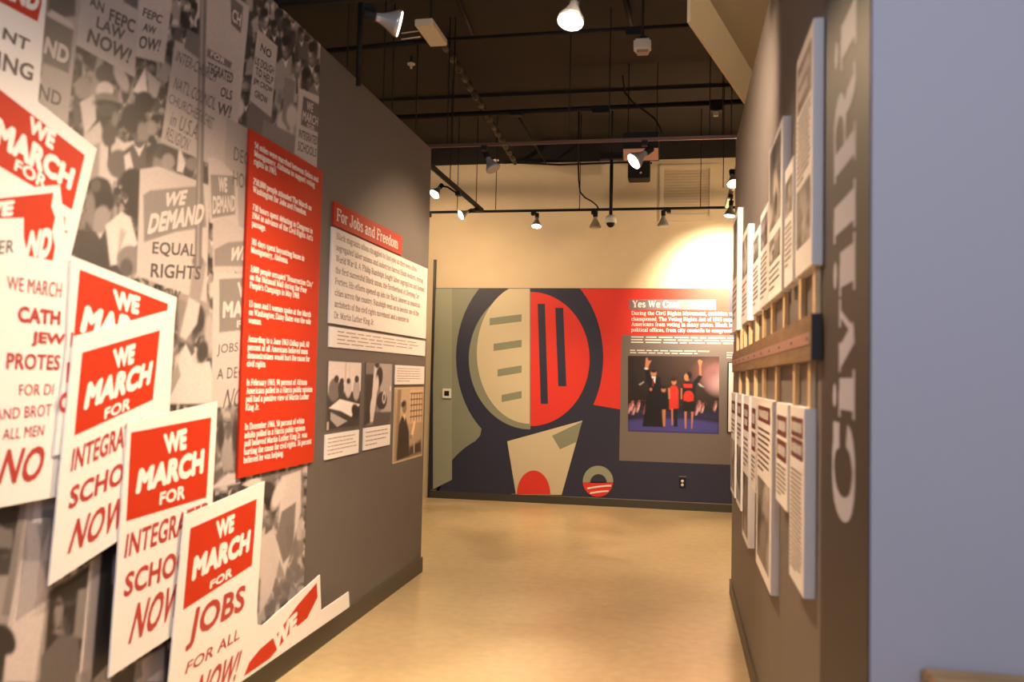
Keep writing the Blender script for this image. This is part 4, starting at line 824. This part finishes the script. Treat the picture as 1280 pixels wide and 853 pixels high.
# rail
zr1 = (rz(1014, 392) + rz(925, 437)) / 2; zr0 = (rz(1014, 450.5) + rz(925, 464.5)) / 2
yr0, yr1 = RY(1014.5), RY(915.3)
rl = empty('timeline_rail', (XR, yr0, zr0), 'brown wooden timeline rail with a metal inlay running along the right partition', 'rail')
rbox('rail_beam', yr0, yr1, zr0, zr1, 0, TK, M_rail, rl, .002)
rbox('end_cap', yr0 - .004, yr0 - .0001, zr0, zr1, 0, TK, M_railend, rl)
hz = zr1 - zr0
rbox('metal_inlay', yr0 + .03, yr1, zr0 + hz * .36, zr0 + hz * .62, TK + .0002, TK + .002, M_steel, rl)
yy_ = yr0 + .06; me0 = None
while yy_ < yr1 - .05:
    c = np.array([XR - TK - .002, yy_, zr0 + hz * .49])
    if me0 is None:
        o = tube('screw', [c - np.array([0, 0, 0]), c - [.002, 0, 0]], .005, M_black, rl, 8); me0 = o.data; yb_ = yy_
    else:
        o = bpy.data.objects.new('screw', me0); C.objects.link(o); o.parent = rl; o.location = (0, yy_ - yb_, 0)
    yy_ += .34
# dowels
ups = [917.6, 922, 926.5, 932.6, 940.5, 948.8, 959.5, 974, 993.5, 1010.5]; dns = [921, 929.6, 939.4, 949.5, 965.3, 987, 1005.3]
ordn = ['nearest', 'second', 'third', 'fourth', 'fifth', 'sixth', 'seventh', 'eighth', 'ninth', 'tenth']
for lst, up in ((ups, True), (dns, False)):
    for k, px in enumerate(reversed(lst)):
        y = RY(px); a, b = (zr1, zub) if up else (zlt, zr0)
        e = rbox('wooden_spacer', y - .022, y + .022, a + .0005, b - .0005, .001, .017, M_wood, None, .0012)
        tag(e, ('%s pale wooden slat %s the timeline rail%s' % (ordn[k], 'above' if up else 'below', '' if k == 0 else ' counted from the near end')), 'slat', 'slats above the rail' if up else 'slats below the rail')
# vertical lettering on the dark band
ct = empty('wall_title', (XR - .004, float(HR(1068, 600)[1]), 1.0), 'tall pale title lettering running up the dark band of the right partition', 'lettering')
Yb = float(HR(1068.5, 500, .004)[1]); Yc = float(HR(1042, 500, .004)[1]); capH = Yc - Yb
spans = [('C', 655, 530), ('i', 523, 463), ('v', 465, 371), ('i', 368, 300), ('l', 294, 237), ('R', 214, 97), ('i', 78, 12), ('g', 0, -100), ('h', -108, -230), ('t', -236, -300), ('s', -306, -380)]
for ch, pa, pb in spans:
    v, f = glyph(ch, 1.6, .6); v = v / 7.0
    za, zb = float(HR(1057, pa, .004)[2]), float(HR(1057, pb, .004)[2])
    x0, x1 = v[:, 0].min(), v[:, 0].max()
    P3 = [np.array([XR - .0048, Yb + y * capH, za + (x - x0) / (x1 - x0) * (zb - za)]) for x, y, _ in v]; P3 = [p - [d * 7 * .12, 0, 0] for p, d in zip(P3, v[:, 2])]
    pyd('letter', local(ct, P3), f, mat('pale_lilac_lettering', (.50, .52, .64), .5), ct)
# wooden furniture corner at the lower right
bt = empty('wooden_bench', (.75, YRN - .35, 0), 'corner of a wooden bench top against the lavender end wall', 'bench')
ya, yb_ = YRN - .30, YRN - .012; za = float(hit(1200, 838, 1, yb_)[2]); xa = float(hit(1151, 838, 1, yb_)[0])
M_bench = mat('honey_bench_wood', (.62, .36, .12), .4, var=.25, vscale=6, stretch=(.8, 6, 6))
box('bench_top', (xa, ya, za - .035), (xa + .9, yb_, za), M_bench, bt, .004)
for X in (xa + .04, xa + .82):
    for Y in (ya + .03, yb_ - .07): box('leg', (X, Y, 0), (X + .045, Y + .045, za - .034), M_bench, bt, .003)

# ================================================================ ceiling services
def rod(a, b, r, m, name, label, cat, group=None, seg=8): return tag(tube(name, [a, b], r, m, None, seg), label, cat, group)
ZTR_ = 3.3
def at(px, py, Y): return hit(px, py, 1, Y)
YT1, YT2 = 6.5, 9.1
# tracks
def track(label, a, b, m=M_black, w=.018, h=.03):
    a, b = np.array(a), np.array(b); d = (b - a) / np.linalg.norm(b - a); n = np.array([-d[1], d[0], 0]); e = empty('lighting_rail', a, label, 'light track')
    for nm, hw, z0, z1 in (('channel', w, -.004, h), ('flange', w * .45, -.010, -.0042)):
        v = [a + n * hw + [0, 0, z0], b + n * hw + [0, 0, z0], b - n * hw + [0, 0, z0], a - n * hw + [0, 0, z0]]; v = v + [p + np.array([0, 0, z1 - z0]) for p in v]
        pyd(nm, local(e, v), bmf, m, e)
    return e
a, b = at(535, 183, YT1), at(918, 172, YT1); zt1 = (a[2] + b[2]) / 2
track('brown pipe track crossing the corridor nearest the far wall top, carrying two lamps', (a[0] - .3, YT1, zt1), (b[0] + .5, YT1, zt1), M_copper, .014, .014)
a, b = at(536, 264, YT2), at(918, 262, YT2); zt2 = (a[2] + b[2]) / 2
track('black track crossing in front of the far wall above the mural', (a[0] - 1.2, YT2, zt2), (b[0] + 1.6, YT2, zt2), M_black, .014, .016)
xa_ = float(at(603, 263, YT2)[0]); ya_ = 7.0
track('black track running back along the far end of the left partition', (xa_, YT2 - .02, zt2), (xa_, ya_ - 2.4, zt2), M_black)
xb_ = .47
track('coppery track running back beside the right partition', (xb_, YT2 - .02, zt2), (xb_, 6.2, zt2), M_copper)
# near tracks at the top left
a, b = at(330, 8, 3.75), at(480, -4, 3.75)
track('thick black track at the very top left above the photo mural', a, b, M_black, .03)
rod(at(451, 0, 4.6), at(448, 107, 4.6), .016, M_black, 'hanger_pole', 'thick black pole dropping to the top of the left partition', 'pole')
# conduits on the ceiling
for lb, (p, q_), Y, r, m in (('dark conduit crossing the ceiling nearest the viewer', ((400, 65), (560, 49)), 6.3, .022, M_black), ('dark conduit reaching the pale soffit', ((560, 49), (866, 31)), 6.3, .014, M_black),
                   ('thick black cable conduit crossing above the brown track', ((494, 147), (930, 127)), 8.1, .026, M_black)):
    tag(tube('ceiling_conduit', [at(*p, Y), at(*q_, Y)], r, m), lb, 'conduit')
tag(tube('ceiling_conduit', [at(630, 203, 10.12), at(700, 206, 10.12), at(780, 203, 10.12), at(815, 204, 10.12)], .012, M_black), 'thin dark cable along the top of the cream far wall', 'conduit')
# wrapped cable bundle
cb = empty('cable_bundle', hit(553, 52, 2, ZC - .1), 'thick wrapped cable bundle slanting across the dark ceiling', 'cable')
A0, A1 = hit(552, 50, 2, ZC - .08), hit(644, 204, 2, ZC - .16)
A1 = at(644, 203, 10.1)
tube('cable', [A0 + (A1 - A0) * t + np.array([0, 0, .01 * math.sin(t * 30)]) for t in np.linspace(0, 1, 24)], .026, M_brown, cb)
for i in range(15):
    t = .02 + i * .065; tube('wrap', [A0 + (A1 - A0) * t, A0 + (A1 - A0) * (t + .032)], .034, mat('tan_cable_wrap', (.07, .05, .03), .6, var=.4, vscale=30), cb)
tag(tube('ceiling_conduit', [hit(648, 146, 2, ZC - .06), at(682, 203, 10.1)], .012, M_black), 'thin slanting conduit just right of the wrapped cable bundle', 'conduit')
tag(tube('ceiling_conduit', [hit(570, -6, 2, ZC - .06), hit(592, 47, 2, ZC - .06)], .016, M_brown), 'short conduit at the top edge left of the nearest lit lamp', 'conduit')
tag(tube('ceiling_conduit', [hit(781, -6, 2, ZC - .06), hit(791, 40, 2, ZC - .06)], .020, M_black), 'short conduit at the top edge ending in a black box', 'conduit')
def pbox(name, px, py, Y, w, d, h, m, label, cat, bev=.006):
    c = at(px, py, Y); return tag(box(name, c - [w / 2, d / 2, h / 2], c + [w / 2, d / 2, h / 2], m, None, bev), label, cat)
pbox('junction_box', 792, 41, 6.3, .11, .1, .06, M_black, 'black ceiling box at the end of the short conduit', 'junction box')
pbox('junction_box', 645, 143, 8.1, .12, .1, .035, M_black, 'flat black box on the cable conduit left of centre', 'junction box')
pbox('junction_box', 751, 138, 8.08, .16, .1, .07, M_black, 'black box on the middle of the cable conduit', 'junction box')
pbox('junction_box', 895, 133, 8.06, .12, .1, .10, M_black, 'black box at the right end of the cable conduit', 'junction box'); 
pbox('sensor', 895, 142, 8.06, .045, .045, .05, M_ivory, 'tiny ivory sensor under the right conduit box', 'sensor', .003)
e = empty('emergency_light', at(803, 59, 6.2), 'small ivory wall-pack fitting hanging right of the nearest lit lamp', 'light fitting')
c = at(803, 58, 6.2); box('case', c - [.062, .05, .035], c + [.062, .05, .045], M_ivory, e, .012); box('lens', c - [.04, .04, .055], c + [.045, .04, -.0352], mat('dull_lens', (.35, .3, .22), .3), e, .005); box('bracket', c + [-.02, -.02, .0452], c + [.03, .02, .07], M_black, e); tube('drop_pipe', [c + [0, 0, .07], [c[0], c[1], ZC]], .01, M_dark, e)
# ivory flat box with a bracket next to the near reflector lamp
c = at(538, 42, 6.0); e = empty('transmitter_box', c, 'flat ivory box beside the large lamp at the top left', 'box')
o = box('case', c - [.06, .2, .02], c + [.075, .2, .03], M_ivory, e, .006); tube('hanger', [c + [0, 0, .03], [c[0], c[1], ZC]], .008, M_dark, e) 
for dz in (0, -.045): tube('bracket_wire', [c + [-.06, -.05, dz + .005], c + [-.20, -.07, dz - .015]], .005, M_ivory, e)
# sprinkler
c = hit(514, 81, 2, ZC - .07); e = empty('sprinkler_head', c, 'small cream sprinkler head on the dark ceiling', 'sprinkler')
top = np.array([c[0], c[1], ZC]); tube('plate', [c + [0, 0, .012], c + [0, 0, .0]], .036, M_ivory, e, 16); tube('nozzle', [c + [0, 0, 0], c + [0, 0, -.035]], [.014, .01], M_ivory, e, 10); tube('drop_pipe', [top, c + [0, 0, .013]], .012, M_dark, e)
c = at(620, 201, 9.6); e = empty('sprinkler_head', c, 'small cream sprinkler head behind the unlit lamp at the wall top', 'sprinkler')
top = np.array([c[0], c[1], ZC]); tube('plate', [c + [0, 0, .012], c], .034, M_ivory, e, 16); tube('nozzle', [c, c + [0, 0, -.03]], [.014, .01], M_ivory, e, 10); tube('drop_pipe', [top, c + [0, 0, .013]], .008, M_dark, e)
# hanger rods
rods = [(434, 5, 84, 5.2), (479, 64, 130, 6.0), (490, 48, 137, 6.2), (519.5, 68, 167, 7.0), (559, 80, 180, YT1), (565.5, 122, 181, YT1), (711, 45, 176, YT1), (887, 62, 172, YT1), (821, 114, 167, 7.7), (785, 118, 167, 7.7),
        (562.5, 150, 232, 7.9), (571.5, 172, 262, YT2), (595, 164, 262, YT2), (619.5, 186, 262, YT2), (875.5, 162, 260, YT2), (904, 155, 235, 8.2), (914, 110, 172, YT1), (903, 152, 170, YT1), (761, 165, 178, YT1), (724.5, 205, 262, YT2)]
sides = {}; rods.sort(); ordn = ['leftmost'] + ordn[1:]; M_rod = M_black
for k, (x, y0, y1, Y) in enumerate(rods):
    b = at(x, y1, Y); a = np.array([b[0], b[1], ZC])
    where = ('behind the left partition top' if x < 530 else 'left of the unlit lamp' if x < 600 else 'in the middle of the ceiling' if x < 800 else 'near the right partition')
    tag(tube('hanger_rod', [a, b], .0045 if y0 != 114 else .004, M_black if x != 711 else M_brown, None, 6), ('thin dark hanger rod %s, ' % ordn[sides.setdefault(where, [0])[0]]) + where + ', from the left', 'rod', 'hanger rods ' + where); sides[where][0] += 1
tag(tube('hanger_rod', [[at(723, 167, 8.9)[0], 8.9, ZC], at(723, 207, 8.9)], .009, M_black), 'thicker black rod above the loose cable left of the dome camera', 'rod')
tag(tube('hanging_cable', [at(x, y, 9.08) for x, y in ((723, 205), (723.5, 225), (725, 240), (731, 247), (740, 252), (746, 257), (748, 261))], .008, M_black), 'loose black cable curling down to the far track', 'cable')
tag(tube('hanging_cable', [at(x, y, 8.0) for x, y in ((762, 36), (770, 50), (774, 75), (779, 98), (781, 116), (790, 127), (805, 138), (818, 148), (824, 158), (828, 168))], .009, M_brown), 'twisted brown cable hanging from the ceiling to the speaker', 'cable')
# speaker / projector box
c0, c1 = at(779, 166, 7.5), at(823, 181, 7.5); sb = empty('equipment_box', (c0[0], 7.5, c1[2]), 'black equipment box with a pink underside above the brown track', 'equipment box')
box('case', (c0[0], 7.5, c1[2] - .03), (c1[0], 7.95, c0[2]), M_black, sb, .006)
v = [at(778.5, 184, 7.5), at(822, 184, 7.5), at(823, 197.5, 7.5), at(782, 197.5, 7.5)]; 
slab('bottom_panel', [np.array([c0[0] + .002, 7.502, c1[2] - .0302]), np.array([c1[0] - .002, 7.502, c1[2] - .0302]), np.array([c1[0] - .002, 7.60, c1[2] - .11]), np.array([c0[0] + .002, 7.60, c1[2] - .11])], (0, -.65, -.75), .004, mat('salmon_panel', (.70, .40, .30), .6), sb)
c0, c1 = at(785, 198, 9.6), at(812, 222, 9.6); sp_ = empty('loudspeaker', (c0[0], 9.6, c1[2]), 'small black loudspeaker hung in front of the far wall beside the grille', 'loudspeaker')
box('case', (c0[0], 9.6, c1[2]), (c1[0], 9.85, c0[2] + .12), M_black, sp_, .01); c = at(801, 216, 9.59); tube('badge', [c, c - [0, .006, 0]], .012, M_ivory, sp_, 10); box('bracket', ((c0[0] + c1[0]) / 2 - .02, 9.86, c0[2]), ((c0[0] + c1[0]) / 2 + .02, YB, c0[2] + .06), M_black, sp_)
# dome camera
pt = at(763.5, 200, 9.0); pb = at(763.5, 270, 9.0); dc = empty('dome_camera', pb, 'white dome security camera hanging on a black pole before the far wall', 'security camera')
tube('pole', [np.array([pb[0], 9.0, pt[2]]), pb], .018, M_black, dc); box('top_plate', (pb[0] - .12, 8.95, pt[2]), (pb[0] + .12, 9.05, pt[2] + .06), M_black, dc); tube('hanger', [(pb[0], 9.0, pt[2] + .06), (pb[0], 9.0, ZC)], .01, M_dark, dc)
tube('housing', [pb + [0, 0, .002], pb + [0, 0, -.03], pb + [0, 0, -.075]], [.045, .06, .062], mat('white_plastic', (.8, .78, .72), .4), dc, 20)
tube('dome', [pb + [0, 0, -.076], pb + [0, 0, -.10], pb + [0, 0, -.118], pb + [0, 0, -.124]], [.046, .04, .022, .005], M_black, dc, 16)

# ---------------------------------------------------------------- track lamps
M_frost = mat('frosted_lamp_glass', (.50, .40, .25), .5)
def par_lamp(label, pos, d, lit=True, power=60, size=1.0, mount=None, cone=70, glass=None, seg=48, col=(1.0, .70, .42), blend=.8):
    """pos = centre of the lens; d = aim"""
    pos = np.array(pos, float); d = np.array(d, float); d /= np.linalg.norm(d)
    e = empty('track_lamp', pos, label, 'lamp')
    q = Vector(tuple(-d)).to_track_quat('Z', 'Y'); Rm = np.array(q.to_matrix())
    def L(prof, name, m, ribs=0, cap=True):
        bm = bmesh.new(); rings = []
        for z, r in prof:
            rg = []
            for j in range(seg):
                rr_ = r * (1 - (ribs if (j % 2 and .028 < r < .06) else 0)); t = 2 * math.pi * j / seg
                rg.append(bm.verts.new(tuple(Rm @ (np.array([rr_ * math.cos(t), rr_ * math.sin(t), z]) * size))))
            rings.append(rg)
        for i in range(len(rings) - 1):
            for j in range(seg): bm.faces.new((rings[i][j], rings[i][(j + 1) % seg], rings[i + 1][(j + 1) % seg], rings[i + 1][j]))
        if cap: bm.faces.new(rings[0][::-1]); bm.faces.new(rings[-1])
        return bm_obj(name, bm, m, e, True)
    L([(.0, .058), (.006, .0605), (.016, .060), (.03, .052), (.05, .041), (.07, .031), (.085, .024), (.10, .0205), (.115, .020)], 'reflector', glass or M_chrome, .07)
    L([(-.004, .050), (-.0035, .054), (-.0005, .057)], 'lens', M_lens if lit else M_glass)
    L([(.110, .022), (.113, .024), (.165, .025), (.170, .021)], 'socket', M_black)
    back = -d * .165 * size
    if mount is not None:
        mt_ = np.array(mount) - pos
        j = back + (mt_ - back) * .35
        bm = bmesh.new(); tube_bm(bm, [back * .9, j, mt_ + [0, 0, -.03]], .011 * size, 8); bm_obj('arm', bm, M_black, e, True)
        mt_ = mt_ - [0, 0, .0108]; v, f = boxv(mt_ - [.022, .035, .035], mt_ + [.022, .035, .0]); pyd('track_adapter', v, f, M_black, e)
    if lit:
        l = bpy.data.lights.new('lamp_light', 'SPOT'); l.energy = power; l.color = col; l.spot_size = math.radians(cone); l.spot_blend = blend; l.shadow_soft_size = .045 * size
        o = bpy.data.objects.new('lamp_light', l); C.objects.link(o); o.parent = e; o.location = tuple(d * .012 * size); o.rotation_euler = Vector(tuple(d)).to_track_quat('-Z', 'Y').to_euler()
    return e
def up(p, z): return (p[0], p[1], z)
pA = at(499, 30, 3.75); par_lamp('big clear ribbed reflector lamp aimed right at the top left', pA, (1, .5, -.2), True, 110, 1.0, at(462, 5, 3.72), 75)
pB = at(713, 27, 3.8); par_lamp('large lit lamp at the top centre pointing down', pB, (-.12, -.35, -.93), True, 520, 1.0, pB + [.02, .06, .22], 120)
pC = at(543, 243, 8.0); par_lamp('lit lamp on the left track touching the partition edge', pC, (-.35, -.55, -.75), True, 260, .88, (xa_, 8.05, zt2), 90)
pD = at(576, 269, 8.9); par_lamp('second lit lamp of the left track, where it meets the far track', pD, (-.7, -.5, -.45), True, 260, .88, (xa_, 8.85, zt2), 90)
pE = at(670.5, 283, 8.95); par_lamp('lit lamp hanging from the middle of the far track', pE, (0, -.25, -.95), True, 330, .88, (at(667, 264, 9.1)[0], YT2, zt2), 140)
pF = at(617, 212, 6.6); par_lamp('unlit lamp hanging at the left of the brown track', pF, (.45, -.1, -.85), False, 0, 1.0, (at(606, 181, YT1)[0], YT1, zt1))
pG = at(792, 202, 6.45); par_lamp('lit lamp under the brown track in front of the equipment box', pG, (-.72, -.32, -.62), True, 300, 1.1, (at(806, 176, YT1)[0], YT1, zt1), 66)
pH = at(829, 283, 9.0); par_lamp('unlit ribbed lamp on the far track below the grille', pH, (0, .05, -1), False, 0, .98, (at(836, 263, 9.1)[0], YT2, zt2))
pI = at(912, 270, 8.4); par_lamp('lit lamp at the right end of the far track by the partition', pI, (-.1, -.05, -.95), True, 220, .88, (xb_, 8.42, zt2), 130)
pJ = at(917, 230, 7.4); par_lamp('small lit lamp half hidden behind the right partition edge', pJ, (.1, -.5, -.9), True, 160, .9, (xb_, 7.42, zt2), 90)
pK = at(744, 285, 9.1); par_lamp('pale frosted lamp hanging from the far track beside the dome camera', pK, (0, .05, -1), False, 0, 1.05, (at(742, 263, 9.1)[0], YT2, zt2), glass=M_frost)
# lamp beyond the partition edge that washes the far wall
aim = HB(900, 362); pW = np.array([.66, 9.12, 3.17]); par_lamp('lit lamp on the hidden right end of the far track washing the wall', pW, aim - pW, True, 900, 1.0, (.60, 9.1, zt2), 80, col=(1, .80, .56), blend=1.0)
# lamps of the near track, above the frame
nt_ = track('near ceiling track above the corridor, over the viewer', (-.55, .3, 3.55), (-.55, 3.3, 3.55))
def over(label, y, to, power, cone=60): 
    p = np.array([-.5, y, 3.42]); par_lamp(label, p, np.array(to) - p, True, power, 1.0, (-.55, y, 3.55), cone, col=(1.0, .77, .56))
over('first lamp of the near track, aimed at the placards', 1.2, (XL, 2.3, .45), 155, 66)
over('second lamp of the near track, aimed at the lowest placards', 2.0, (XL, 3.2, .4), 180, 66)
over('third lamp of the near track, aimed at the red text board', 3.2, (XL, 4.4, .6), 210, 58)
over('fourth lamp of the near track, aimed at the timeline', 2.9, (XR, 5.0, 2.1), 620, 58)
hl = [((-3.5, 8.7, zt2 - .16), (-1.9, YB, 2.9), 150, 'unseen lamp added behind the left partition, washing the wall above the mural'), ((-2.75, 8.5, zt2 - .16), (-1.2, YB, 1.0), 120, 'unseen lamp added behind the left partition, washing the mural'), ((1.7, 8.6, zt2 - .16), (-.4, YB, 2.9), 170, 'unseen lamp added behind the right partition, washing the wall')]  # extra lamps hidden by the partitions, added to brighten the far wall
for p_, t_, w_, lb in hl: par_lamp(lb, p_, np.array(t_) - p_, True, w_, 1.0, (p_[0], YT2, zt2), 125, col=(1, .68, .38), blend=1.0)
